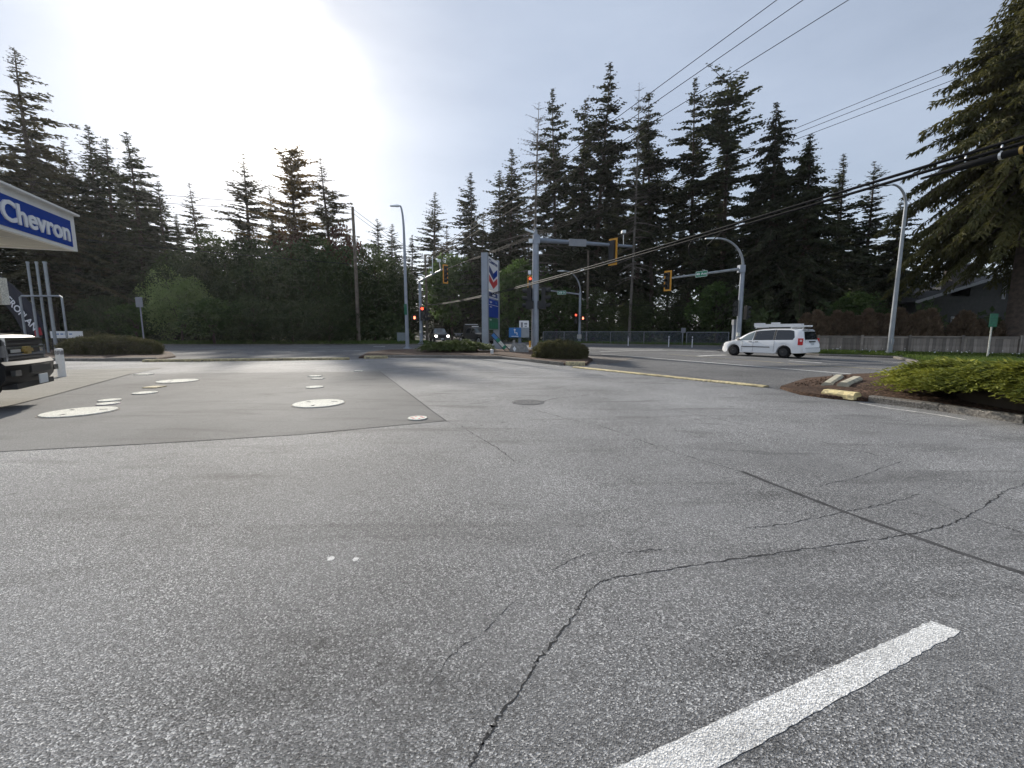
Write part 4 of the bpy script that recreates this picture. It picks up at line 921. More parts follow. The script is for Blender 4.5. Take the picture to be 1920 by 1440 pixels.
def right_signal():
    Y = 33.0; b = dp(1389, 560, Y); o = empty('traffic_signal', (b.x, Y, .1)); tag(o, 'signal pole with curved lamp arm and green street sign beside the white van', 'traffic signal', 'traffic signals of the junction')
    W = lambda px, py, yy=Y: dp(px, py, yy) - Vector((b.x, Y, .1))
    h = W(1390, 500).z; pole_mesh(o, h, .20, .16, 'pole_grey')
    e = W(1345, 447); davit(o, h, abs(e.x), e.z - h, (-1, 0), .10, 'galv', .9)
    a0 = W(1390, 504); a1 = W(1245, 523, 34.5); k = MB(); k.tube([a0, a0.lerp(a1, .5), a1], [.11, .09, .06], 10); k.build('mast_arm', 'galv', o)
    k = MB(); k.box(a0, (.42, .42, .55)); k.build('arm_clamp', 'pole_grey', o)
    signal_head(o, W(1252, 527, 34.3) + Vector((0, -.1, 0)), (-.75, -.66), 1.35)
    blade(o, W(1314, 514, 33.4) + Vector((0, -.12, 0)), (a0 - a1).normalized(), (.85, .46), '48 Ave', tsize=.26)
    signal_head(o, W(1378, 578) + Vector((0, -.1, 0)), (-.6, -.8), 1.25, board=False)
    signal_head(o, W(1399, 586), (.9, .3), 1.1, board=False)
    k = MB(); k.box(W(1383, 627) + Vector((-.02, -.1, 0)), (.2, .2, .3)); k.build('push_button_box', 'lid_paint', o)
    c = dp(1376, 640, 33.6); p = empty('utility_post', (c.x, 33.6, .1)); k = MB(); k.box((0, 0, 1.0), (.28, .28, 2.0)); k.build('post', 'pole_dark', p, smooth=0); k = MB(); k.box((0, -.02, 2.2), (.4, .34, .42)); k.build('cabinet_head', 'sign_back', p, smooth=0)
    tag(p, 'short square utility post beside the signal pole in front of the van', 'utility post')
right_signal()

def far_left_signal():
    Y = 50.0; b = dp(789, 600, Y); o = empty('traffic_signal', (b.x, Y, .12)); tag(o, 'signal pole with red lights at the far corner near the approaching trucks', 'traffic signal', 'traffic signals of the junction')
    W = lambda px, py, yy=Y: dp(px, py, yy) - Vector((b.x, Y, .12))
    h = W(787, 535).z; pole_mesh(o, h, .20, .16, 'pole_grey')
    a0 = W(786, 528); a1 = W(830, 505, 46.5); k = MB(); k.tube([Vector((0, 0, h)), a0, a1], [.16, .12, .09], 10); k.build('mast_arm', 'galv', o)
    signal_head(o, W(834.5, 514, 46), (.6, -.8), 1.75, n=4)
    k = MB(); k.tube([W(826, 506, 46.8), W(824, 492, 46.8)], .05, 6); k.box(W(823, 489, 46.8), (.4, .3, .25)); k.build('camera', 'alu', o)
    k = MB(); k.tube([W(811, 514, 48), W(811, 480, 48)], .05, 6); k.box(W(808, 511, 48), (.2, .2, .2)); k.box(W(808, 502, 48), (.25, .2, .15)); k.build('antenna', 'alu', o)
    k = MB(); k.box(W(788, 515), (.5, .2, .12)); k.build('lamp_head', 'alu', o)
    signal_head(o, W(792, 588, 49.6), (.15, -1), 1.7, lit=0, board=False); signal_head(o, W(799, 590, 49.8), (1, -.2), 1.5, board=False)
    ped_head(o, W(777, 595.5, 49.7), (.3, -1), .62)
    k = MB(); k.box(W(788, 622, 49.7), (.2, .2, .3)); k.build('push_button_box', 'lid_paint', o)
far_left_signal()
def far_right_signal():
    Y = 56.0; b = dp(1087, 600, Y); o = empty('traffic_signal', (b.x, Y, .12)); tag(o, 'far davit signal pole with green street sign in front of the chain link fence', 'traffic signal', 'traffic signals of the junction')
    W = lambda px, py, yy=Y: dp(px, py, yy) - Vector((b.x, Y, .12))
    h = W(1088, 548).z; pole_mesh(o, h, .19, .15, 'pole_grey')
    e = W(1058, 508); davit(o, h, abs(e.x), e.z - h, (-1, 0), .10, 'galv', .9)
    a0 = W(1088, 552); a1 = W(1000, 541, 57); k = MB(); k.tube([a0, a1], [.11, .07], 8); k.build('mast_arm', 'galv', o)
    blade(o, W(1053, 549, 56.3) + Vector((0, -.14, 0)), (1, -.05, 0), (1.15, .5), '208 St', tsize=.36)
    signal_head(o, W(994, 531, 56.6) + Vector((0, -.2, 0)), (-.05, -1), 1.6, lit=0)
    k = MB(); k.tube([W(993, 520, 56.6), W(993, 513, 56.6)], .04, 6); k.box(W(993, 511, 56.6), (.4, .3, .5)); k.build('detector', 'alu', o)
    signal_head(o, W(1080, 597, 55.7), (-.2, -1), 1.3, lit=0, board=False); ped_head(o, W(1092.5, 596.5, 55.7), (.1, -1), .55)
    k = MB(); k.box(W(1086, 631, 55.6), (.55, .3, .55)); k.build('control_box', 'lid_paint', o)
far_right_signal()

def street_lamp(px_b, Y, px_t, py_j, tip, name_lab, r=.16, z=.12, matn='pole_grey', lum=.8):
    b = dp(px_t, py_j, Y); o = empty('street_lamp', (b.x, Y, z)); tag(o, name_lab, 'street lamp', 'street lamps along the roads')
    h = b.z - z; pole_mesh(o, h, r, r * .62, matn); e = dp(tip[0], tip[1], Y) - Vector((b.x, Y, z)); davit(o, h, abs(e.x), e.z - h, (-1, 0), r * .6, matn, lum)
    k = MB(); k.box((0, -r, .8), (.16, .05, .35)); k.build('hand_hole', matn, o, smooth=0)
    return o
sl = street_lamp(763, 35.8, 757.5, 440, (750, 386), 'tall slim street lamp on the mulched island beside the utility cabinet')
k = MB(); k.box((-.02, -.17, dp(757, 583, 35.8).z), (.22, .1, .9)); k.build('lamp_plate', 'sign_dk_green', sl, smooth=0)
street_lamp(1680, 26.6, 1698, 390, (1672, 346), 'tall galvanised davit lamp standing on the verge before the wooden fence', r=.14, matn='galv')

def wood_pole(px, py, Y, lab, r=.17, arm=True, name='utility_pole'):
    b = dp(px, py, Y); o = empty(name, (b.x, Y, 0)); tag(o, lab, 'utility pole', 'wooden utility poles')
    k = MB(); k.tube([(0, 0, 0), (.05, 0, b.z * .5), (0, 0, b.z)], [r, r * .85, r * .66], 10); k.build('pole', 'wood_pole', o)
    if arm:
        k = MB(); k.box((0, -.1, b.z - .5), (2.0, .1, .12)); k.build('cross_arm', 'wood_pole', o, smooth=0)
        for x in (-.9, -.3, .9): k = MB(); k.tube([(x, -.1, b.z - .44), (x, -.1, b.z - .2)], [.05, .035], 8); k.build('insulator', 'lid_paint', o)
    return b
PA = wood_pole(661, 388, 53, 'weathered wooden utility pole in front of the dark bushes across the road', .24, False)
PB = wood_pole(797, 478, 66, 'distant greenish utility pole behind the far signal', .22)
wood_pole(1103, 470, 60, 'slim bare utility pole behind the chain link fence', .2, False)
# guy wire with yellow guard
g = empty('guy_wire', dp(523, 641, 51)); g.location.z = .1; o0 = Vector(g.location); tag(g, 'slanted guy wire with a yellow guard beside the utility pole', 'guy wire')
k = MB(); k.tube([(0, 0, 0), dp(546, 622, 51.6) - o0], .05, 6); k.build('guard', 'yellow_paint', g); k = MB(); k.tube([dp(546, 622, 51.6) - o0, PA - o0 - Vector((0, 0, 4))], .012, 5); k.build('cable', 'wire_grey', g)

# ------------------------------------------------------------------ overhead wires
def wire(a, b, r, sag, lab, m='wire_black', n=40, r2=None, grp='overhead wires', name='overhead_wire'):
    a, b = Vector(a), Vector(b); pts = [a.lerp(b, i / n) - UPV * sag * 4 * (i / n) * (1 - i / n) for i in range(n + 1)]
    rr = [r + ((r2 if r2 else r) - r) * i / n for i in range(n + 1)]
    k = MB(); k.tube([p - a for p in pts], rr, 6); o = k.build(name, m, None, a); tag(o, lab, 'wire', grp); return pts
for (x, y, Y, ty, lab) in [(1470, -10, 15, 488, 'upper thin power line crossing the sky, the steepest of three'), (1523, -12, 15, 490, 'upper thin power line crossing the sky, the middle of three'), (1610, -12, 15, 492, 'upper thin power line crossing the sky, the lowest of three')]:
    wire(dp(x, y, Y), dp(797 + (x - 1523) * .06, ty, 66), .012, .0, lab, r2=.03)
for (x, y, lab) in [(1930, 62, 'lower thin power line above the small firs, highest of three'), (1935, 76, 'lower thin power line above the small firs, middle of three'), (1940, 92, 'lower thin power line above the small firs, lowest of three')]:
    e = dp(797, 520, 66); s = dp(x, y, 17); wire(s, e, .010, .1, lab, r2=.028)
NB = dp(1960, 248, 6.2)
def bundle(off0, off1, r, lab, sag=.55):
    return wire(NB + Vector(off0), dp(797, 572, 66) + Vector(off1), r, sag, lab, n=90, r2=r * 1.5)
bp = bundle((0, 0, .03), (0, 0, .05), .026, 'thick black cable sweeping across the trees, the upper of a pair')
bundle((0, 0, -.055), (0, 0, -.05), .026, 'thick black cable sweeping across the trees, the lower of a pair')
# splice closure hung on the cable
t = (bp[1] - bp[0]).normalized(); s0 = NB + t * .12 - UPV * .15; k = MB(); k.tube([Vector(), t * .05, t * .75, t * .9, t * 1.25], [.03, .055, .055, .03, .02], 12); o = k.build('splice_closure', 'wire_black', None, s0); tag(o, 'black cylindrical splice closure hanging under the thick cable', 'splice closure')
k = MB(); k.tube([t * .28, t * .31], .058, 12); k.build('band', 'alu', o); k = MB(); k.tube([t * .06, t * .10], .057, 12); k.build('warning_band', 'gold', o)
k = MB(); k.tube([t * .3 + UPV * .06, t * .3 + UPV * .16], .012, 6); k.tube([t * .7 + UPV * .06, t * .7 + UPV * .16], .012, 6); k.build('hanger', 'alu', o)
# spare cable loop on the bundle
best = min(bp, key=lambda p: abs(960 + F * p.x / p.y - 1318)); c0 = best - UPV * .05
loop = [c0 + Vector((.55, -.6, .16)), c0 + Vector((.3, -.3, -.08))] + [c0 + Vector((-.08 + .26 * math.cos(a), 0, -.36 + .29 * math.sin(a))) for a in np.linspace(.3, -4.4, 16)] + [c0 + Vector((-.1, .1, -.02))]
k = MB(); k.tube([p - c0 for p in loop], .014, 6); tag(k.build('cable_loop', 'wire_black', None, c0), 'spare cable coiled in a loop below the thick cable', 'cable loop')
for (a, b, r, sag, lab) in [
    (dp(-120, 322, 40), PA - UPV * .3, .022, .25, 'power line above the canopy, upper of two'), (dp(-120, 342, 40), PA - UPV * .8, .022, .35, 'power line above the canopy, lower of two'),
    (dp(-60, 425, 38), PA - UPV * 6.8, .03, .2, 'low telephone cable running behind the canopy corner'),
    (PA - UPV * .2, PB - UPV * .3, .022, .3, 'power line from wooden pole past the street lamp, upper one'), (PA - UPV * .7, PB - UPV * .6, .022, .4, 'power line from wooden pole past the street lamp, lower one'),
    (PA - UPV * 7.2, PB - UPV * 5.5, .03, .5, 'low telephone cable between the wooden pole and the far pole'),
    (PB - UPV * 4.5, dp(1560, 480, 58), .025, .6, 'thin cable behind the mast arm running to the drooping cedar'), (PB - UPV * 5.0, dp(1560, 500, 58), .025, .9, 'thin cable running just under the other behind the mast arm'),
    (PB - UPV * 6.0, dp(1480, 575, 54), .03, .5, 'low dark cable in front of the bushes beyond the junction')]:
    wire(a, b, r, sag, lab, 'wire_grey', n=24)

# ------------------------------------------------------------------ fences
def plank_fence():
    o = empty('wooden_fence', (22.2, 30.3, .05)); tag(o, 'weathered grey wooden plank fence behind the verge', 'fence')
    path = [Vector((22.2, 30.3, 0)), Vector((30.3, 24.9, 0)), Vector((36.5, 21.6, 0))]; r = random.Random(8); w = .145; boards = []
    for i in range(5):
        k = MB(); k.box((0, 0, 0), (w, .022, 1.14 + i * .004)); m = k.build('plank_proto', 'wood_grey', smooth=0); me = m.data; bpy.data.objects.remove(m); boards.append(me)
    s0 = 0.0
    for a, b in zip(path[:-1], path[1:]):
        t = (b - a); L = t.length; t.normalize(); rz = math.atan2(t.y, t.x); n = Vector((t.y, -t.x, 0)); cnt = int(L / (w + .008))
        for i in range(cnt):
            p = a + t * ((i + .5) * (w + .008)) - path[0]
            q = link('plank', boards[r.randrange(5)], o, (p.x + n.x * r.uniform(-.004, .004), p.y + n.y * r.uniform(-.004, .004), .61 + r.uniform(-.012, .012))); q.rotation_euler = (0, r.uniform(-.006, .006), rz + (math.pi if r.random() < .5 else 0))
        np_ = max(1, round(L / 2.42))
        for j in range(np_ + 1):
            p = a + t * (L * j / np_) - path[0] - n * -.06; k = MB(); k.box((p.x, p.y, .64), (.13, .13, 1.28), rz); k.build('post', 'wood_grey', o, smooth=0)
        for j in range(np_):
            p = a + t * (L * (j + .5) / np_) - path[0]; k = MB(); k.box((p.x, p.y, 1.20), (L / np_ - .14, .12, .04), rz); k.build('cap_rail', 'wood_grey', o, smooth=0)
            k = MB(); q = p + n * .035; k.box((q.x, q.y, 1.12), (L / np_ - .14, .03, .09), rz); k.build('top_rail', 'wood_grey', o, smooth=0)
plank_fence()
def chain_fence(pts, h, lab):
    a0 = pts[0]; o = empty('chain_link_fence', (a0.x, a0.y, .1)); tag(o, lab, 'fence', 'chain link fences beyond the junction')
    for a, b in zip(pts[:-1], pts[1:]):
        t = b - a; L = t.length; t.normalize(); n = Vector((-t.y, t.x, 0)) * .004; m = max(1, round(L / 3)); P = a - a0
        for j in range(m + 1):
            k = MB(); q = P + t * (L * j / m); k.tube([(q.x, q.y, 0), (q.x, q.y, h)], .045, 6); k.build('post', 'galv', o)
        k = MB(); k.tube([P + UPV * h, P + t * L + UPV * h], .03, 6); k.build('top_rail', 'galv', o)
        g = MB(); sp = .11; w = .006; c = int(L / sp)
        for i in range(-int(h / sp), c):
            for s in (1, -1):
                x0, x1, z0, z1 = i * sp, i * sp + h, 0, h
                if x0 < 0: z0 = -x0; x0 = 0
                if x1 > L: z1 = h - (x1 - L); x1 = L
                if x1 <= x0: continue
                A = P + t * x0 + UPV * (z0 if s > 0 else h - z0) + n * s; B = P + t * x1 + UPV * (z1 if s > 0 else h - z1) + n * s
                g.add([A - UPV * w, A + UPV * w, B + UPV * w, B - UPV * w], [(0, 1, 2, 3)])
        q = g.build('wire_mesh', 'pole_dark', o, smooth=0); q['kind'] = 'stuff'
off = Vector((0, 1.6, 0))
chain_fence([gp(1020, 644) + off, gp(1150, 646.4) + off, gp(1215, 647.5) + off, gp(1290, 648.7) + off], 1.45, 'chain link fence stretch under the tall firs')
chain_fence([gp(1298, 648.9) + off, gp(1380, 650.3) + off], 1.4, 'short chain link fence stretch just before the signal pole by the van')
chain_fence([gp(905, 638.5) + Vector((1.2, 1.5, 0)), gp(945, 641.5) + off, gp(1000, 643.7) + off], 1.6, 'chain link fence stretch behind the fuel price sign')

# ------------------------------------------------------------------ small signs and posts
def post_sign(px, py0, py1, Y, w, lab, matn='sign_back', post='galv', txt=None, pr=.03, z=.1, rz=0.0):
    b = dp(px, (py0 + py1) / 2, Y); zt = dp(px, py0, Y).z; zb = dp(px, py1, Y).z; o = empty('road_sign', (b.x, Y, z), rz); tag(o, lab, 'sign')
    k = MB(); k.tube([(0, 0, 0), (0, 0, zt - z)], pr, 8); k.build('post', post, o); k = MB(); k.box((0, -.05, (zt + zb) / 2 - z), (w, .02, zt - zb)); p = k.build('panel', matn, o, smooth=0)
    return o, Vector((0, -.065, (zt + zb) / 2 - z)), zt - zb
post_sign(262, 557, 576, 30, .5, 'blank grey back of a road sign on a thin post near the clipped hedge', pr=.04, z=0)
post_sign(1281, 615, 624, 47, .5, 'small grey sign back in the gap of the chain link fence')
so, c, hh = post_sign(1861, 588, 613, 22.6, .42, 'small green route sign on a pale post before the wooden fence', 'sign_dk_green', 'lid_paint', pr=.035)
put_text('lettering', 'ROUTE', .10, 'sign_green', frame_matrix(c + Vector((0, 0, .16)), (1, 0, 0), UPV), so, .002, .002)
k = MB(); k.box(c + Vector((0, 0, .05)), (.34, .006, .012)); k.box(c - Vector((.03, 0, .17)), (.03, .006, .22), M=Matrix.Rotation(.4, 3, 'Y')); k.box(c + Vector((.04, 0, -.14)), (.10, .006, .05)); k.tube([c - Vector((.1, 0, .28)), c - Vector((.1, .004, .28))], .05, 10); k.tube([c - Vector((-.1, 0, .28)), c - Vector((-.1, .004, .28))], .05, 10); k.build('symbol', 'sign_green', so, smooth=0)
for px, Y, lab in [(1254, 43, 'white marker post by the chain link fence, the nearer to the sign back'), (1298, 41.5, 'white marker post just before the van nose'), (1178, 46, 'thin white marker post below the mast arm signal')]:
    b = dp(px, 640, Y); o = empty('marker_post', (b.x, Y, 0)); k = MB(); k.tube([(0, 0, 0), (0, 0, 1.1 if px != 1178 else 1.0)], .05, 8); k.build('post', 'bollard_white', o); k = MB(); k.tube([(0, 0, .85), (0, 0, .95)], .053, 8); k.build('reflective_band', 'tape_grey', o); tag(o, lab, 'marker post', 'marker posts at the junction')
b = dp(756, 640, 52); o = empty('utility_cabinet', (b.x, 52, .1)); k = MB(); k.box((0, 0, .65), (1.3, .6, 1.3)); k.build('body', 'cabinet', o, smooth=0); k = MB(); k.box((0, 0, 1.32), (1.4, .7, .06)); k.build('lid', 'cabinet', o, smooth=0); k = MB(); k.box((.02, -.31, .7), (.02, .02, 1.0)); k.box((.12, -.31, .75), (.06, .03, .2)); k.build('door_seam', 'pole_dark', o, smooth=0); tag(o, 'grey metal utility cabinet behind the street lamp', 'cabinet')

# ------------------------------------------------------------------ fuel price sign
def price_sign():
    A = dp(910, 600, 31.0); B = Vector((dp(931, 600, 34.4).x, 34.4, 0)); o = empty('fuel_price_sign', (A.x, 31, .1)); tag(o, 'tall blue, red and white fuel price sign on two grey posts', 'sign')
    d = Vector((B.x - A.x, 3.4, 0)); L = d.length; d.normalize(); n = Vector((d.y, -d.x, 0)); ztop = dp(908, 475, 31).z - .1
    M = Matrix((d, n, UPV)).transposed(); pw, pt = .30, .46
    for s in (0, L):
        k = MB(); k.box(d * s + UPV * (ztop / 2), (pw, pt, ztop), M=M); k.build('post', 'pole_grey', o, smooth=0)
        k = MB(); k.box(d * s + UPV * .22, (pw + .35, pt + .40, .44), M=M); k.build('post_base', 'pole_grey', o, smooth=0)
    for s in (0, L):
        k = MB(); k.box(d * s + UPV * (ztop + .02), (pw + .01, pt + .01, .04), M=M); k.build('post_cap', 'galv', o, smooth=0)
    W = L - pw - .04; mid = d * (L / 2); zs = lambda py: dp(917, py, 31.0).z - .1
    def panel(py0, py1, m, nm):
        z0, z1 = zs(py1) + .015, zs(py0) - .015; k = MB(); k.box(mid + UPV * (z0 + z1) / 2, (W, pt * .8, z1 - z0), M=M); return k.build(nm, m, o, smooth=0), z0, z1
    F0 = mid + n * (pt * .4 + .004)
    def flat(par, nm, m, pts):                # pts in panel coordinates (along d, up)
        k = MB(); k.prism([F0 + d * (x) + UPV * z for x, z in pts], n * .012); k.build(nm, m, par, smooth=0)
    p, z0, z1 = panel(478, 541, 'sign_white', 'logo_panel'); h = z1 - z0; w = W * .40
    put_text('lettering', 'Chevron', h * .17, 'ch_darkblue', frame_matrix(F0 + UPV * (z1 - h * .13), d, UPV), p, .012, .006, 0, W * .86 / (h * .17 * 3.6))
    def chev(zc, up, m, m2):
        t = h * .20; dr = h * .19
        flat(p, 'chevron_bar', m, [(-w, zc), (-w, zc + t), (0, zc + t - dr), (0, zc - dr)]); flat(p, 'chevron_bar', m2, [(0, zc - dr), (0, zc + t - dr), (w, zc + t), (w, zc)])
    chev(z0 + h * .53, 1, 'ch_darkblue', 'ch_blue'); chev(z0 + h * .245, 1, 'ch_red', 'ch_red')
    p, z0, z1 = panel(543, 557, 'sign_white', 'brand_panel'); flat(p, 'blue_field', 'ch_darkblue', [(-W * .42, z0 + .09), (W * .42, z0 + .09), (W * .42, z1 - .09), (-W * .42, z1 - .09)])
    put_text('lettering', 'Techron', (z1 - z0) * .55, 'sign_white', frame_matrix(F0 + n * .016 + UPV * (z0 + z1) / 2, d, UPV), p, .006, .004, .2, 1.1)
    p, z0, z1 = panel(559, 594, 'ch_blue', 'price_panel'); hh = z1 - z0
    put_text('lettering', 'Regular', hh * .13, 'sign_white', frame_matrix(F0 + d * -W * .25 + UPV * (z1 - hh * .15), d, UPV), p, .002, .004, 0, 1.3)
    put_text('lettering', '188.9', hh * .16, 'accessible_blue', frame_matrix(F0 + d * W * .28 + UPV * (z1 - hh * .15), d, UPV), p, .004, .004, 0, 1.2)
    flat(p, 'divider', 'sign_white', [(-W * .47, z1 - hh * .32), (W * .47, z1 - hh * .32), (W * .47, z1 - hh * .30), (-W * .47, z1 - hh * .30)])
    put_text('lettering', 'Supreme', hh * .10, 'sign_white', frame_matrix(F0 + d * -W * .25 + UPV * (z1 - hh * .42), d, UPV), p, 0, .004, 0, 1.3)
    p, z0, z1 = panel(595, 617, 'sign_dk_green', 'diesel_panel'); hh = z1 - z0
    put_text('lettering', 'Diesel', hh * .2, 'sign_white', frame_matrix(F0 + d * -W * .28 + UPV * (z1 - hh * .16), d, UPV), p, .002, .004, 0, 1.3)
    for i in range(4): flat(p, 'digit_slot', 'sign_green', [(-W * .3 + i * W * .19, z0 + hh * .1), (-W * .18 + i * W * .19, z0 + hh * .1), (-W * .18 + i * W * .19, z0 + hh * .6), (-W * .3 + i * W * .19, z0 + hh * .6)])
    for s in (z0 - .03, ): k = MB(); k.box(mid + UPV * s, (W, pt * .5, .06), M=M); k.build('bottom_rail', 'galv', o, smooth=0)
price_sign()
# things at the foot of the sign
c = gp(973, 661.5, .14); o = empty('concrete_barrier', c); k = MB()
k.add([(x, y, z) for z, a in ((0, 1), (.25, .9), (.62, .62)) for x, y in ((-.62 * a - .06, -.32 * a), (.62 * a + .06, -.32 * a), (.62 * a + .06, .32 * a), (-.62 * a - .06, .32 * a))], [(0, 3, 2, 1), (8, 9, 10, 11)] + [(r * 4 + i, r * 4 + (i + 1) % 4, r * 4 + 4 + (i + 1) % 4, r * 4 + 4 + i) for r in (0, 1) for i in range(4)])
k.build('block', 'concrete_block', o, smooth=0); k = MB(); k.box((-.34, 0, .74), (.16, .16, .26)); k.build('stub', 'concrete_block', o, smooth=0)
k = MB(); k.prism([(-.30, -.325, .10), (-.18, -.305, .28), (-.30, -.285, .46), (-.42, -.305, .28)], (0, -.012, 0)); k.build('diamond_plate', 'sign_white', o, smooth=0); tag(o, 'grey concrete barrier block with a white diamond beside the price sign', 'barrier')
c = gp(975, 659, .14); o = empty('service_box', (c.x, c.y + .6, .14)); zz = lambda py: dp(975, py, c.y).z - .14
k = MB(); k.box((0, 0, zz(634) / 2), (.22, .22, zz(634))); k.build('pedestal', 'pole_dark', o, smooth=0); zb, zt = zz(633), zz(614)
k = MB(); k.box((.22, 0, (zb + zt) / 2), (.9, .5, zt - zb)); k.build('body', 'galv', o, smooth=0); k = MB(); k.box((-.36, -.27, (zb + zt) / 2), (.88, .03, (zt - zb) * .96)); p = k.build('blue_panel', 'accessible_blue', o, smooth=0)
k = MB(); y = -.29; m = (zb + zt) / 2
k.tube([(-.38, y, m + .2), (-.38, y - .004, m + .2)], .07, 10); k.box((-.38, y, m + .06), (.06, .008, .2)); k.box((-.30, y, m - .02), (.2, .008, .05)); k.box((-.21, y, m - .10), (.05, .008, .16)); k.box((-.36, y, m - .27), (.5, .008, .04)); k.build('symbol', 'sign_white', p, smooth=0)
z2 = zz(607); k = MB(); k.box((.30, -.05, (z2 + zt) / 2 + .06), (.7, .04, z2 - zt + .35)); q = k.build('notice', 'sign_white', o, smooth=0); k = MB(); k.box((.14, -.075, (z2 + zt) / 2 + .06), (.16, .006, .36)); k.box((.42, -.075, (z2 + zt) / 2 + .14), (.2, .006, .12)); k.box((.42, -.075, (z2 + zt) / 2 - .04), (.16, .006, .08)); k.build('print', 'tape_grey', q, smooth=0)
tag(o, 'small service box with blue symbol panel and white notice', 'service box')
a = gp(953, 659, .14); b = dp(923, 626, a.y + .2); o = empty('fallen_sign_frame', a); d = b - a; k = MB(); s = Vector((0, 1, 0)).cross(d).normalized()
for q in (-.14, .14): k.tube([s * q, d * .3 + s * q, d + s * q], .035, 6)
k.build('frame', 'black_metal', o)
for (t0, t1, m) in [(.30, .55, 'lid_paint'), (.55, .72, 'sign_green'), (.72, .98, 'accessible_blue'), (.18, .30, 'sign_green')]:
    k = MB(); k.prism([d * t0 - s * .12, d * t0 + s * .12, d * t1 + s * .12, d * t1 - s * .12], (0, -.05, 0)); k.build('panel', m, o, smooth=0)
tag(o, 'toppled narrow sign frame with green and blue panels leaning on the barrier', 'sign frame')
c = gp(922.5, 665, .14); o = empty('marker_stub', c); k = MB(); k.tube([(0, 0, 0), (0, 0, .30)], .10, 10); k.build('post', 'bollard_white', o); k = MB(); k.tube([(0, 0, .30), (0, 0, .34)], [.105, .06], 10); k.build('cap', 'bollard_white', o); tag(o, 'tiny white stub post at the foot of the price sign', 'marker post')

# ------------------------------------------------------------------ house behind the fence
def house():
    Y = 46.0; rg = dp(1868, 515, Y); e1 = dp(1700, 566, Y); zr, ze = rg.z, e1.z; hw = rg.x - e1.x; o = empty('house', (rg.x, Y, 0)); tag(o, 'dark grey house with low gabled roof and chimney behind the cedars', 'house')
    ov = 1.0; slope = (zr - ze) / hw; zw = zr - slope * (hw - ov) - .25
    k = MB(); k.prism([(-hw + ov, 0, 0), (hw - ov, 0, 0), (hw - ov, 0, zw), (0, 0, zr - .3), (-hw + ov, 0, zw)], (0, 12, 0)); k.build('wall', 'house_wall', o, smooth=0)
    for s in (-1, 1):
        k = MB(); k.prism([(0, -1, zr), (s * hw, -1, ze), (s * hw, -1, ze - .16), (0, -1, zr - .16)], (0, 14, 0)); rf_ = k.build('roof', 'roof_shingle', o, smooth=0)
        k = MB(); k.prism([(s * .05, -1.06, zr + .03), (s * hw, -1.06, ze + .03), (s * hw, -1.06, ze - .27), (s * .05, -1.06, zr - .27)], (0, .05, 0)); k.build('fascia', 'house_trim', rf_, smooth=0)
    c = dp(1806, 515, Y) - Vector((rg.x, Y, 0)); k = MB(); k.box((c.x, .6, c.z - .6), (2.0, 1.2, 3.4)); ch_ = k.build('chimney', 'brick', o, smooth=0); k = MB(); k.box((c.x, .6, c.z + 1.13), (2.2, 1.4, .14)); k.build('chimney_cap', 'house_trim', ch_, smooth=0)
    k = MB(); k.box((1.1, -.02, zr - 1.6), (.35, .06, 2.0)); k.build('corner_board', 'house_trim', o, smooth=0)
    for x in (-3.5, 2.6):
        k = MB(); k.box((x, -.015, 2.6), (1.6, .05, 1.2)); wn_ = k.build('window', 'house_trim', o, smooth=0); k = MB(); k.box((x, -.045, 2.6), (1.4, .02, 1.0)); k.build('pane', 'car_glass', wn_, smooth=0)
house()
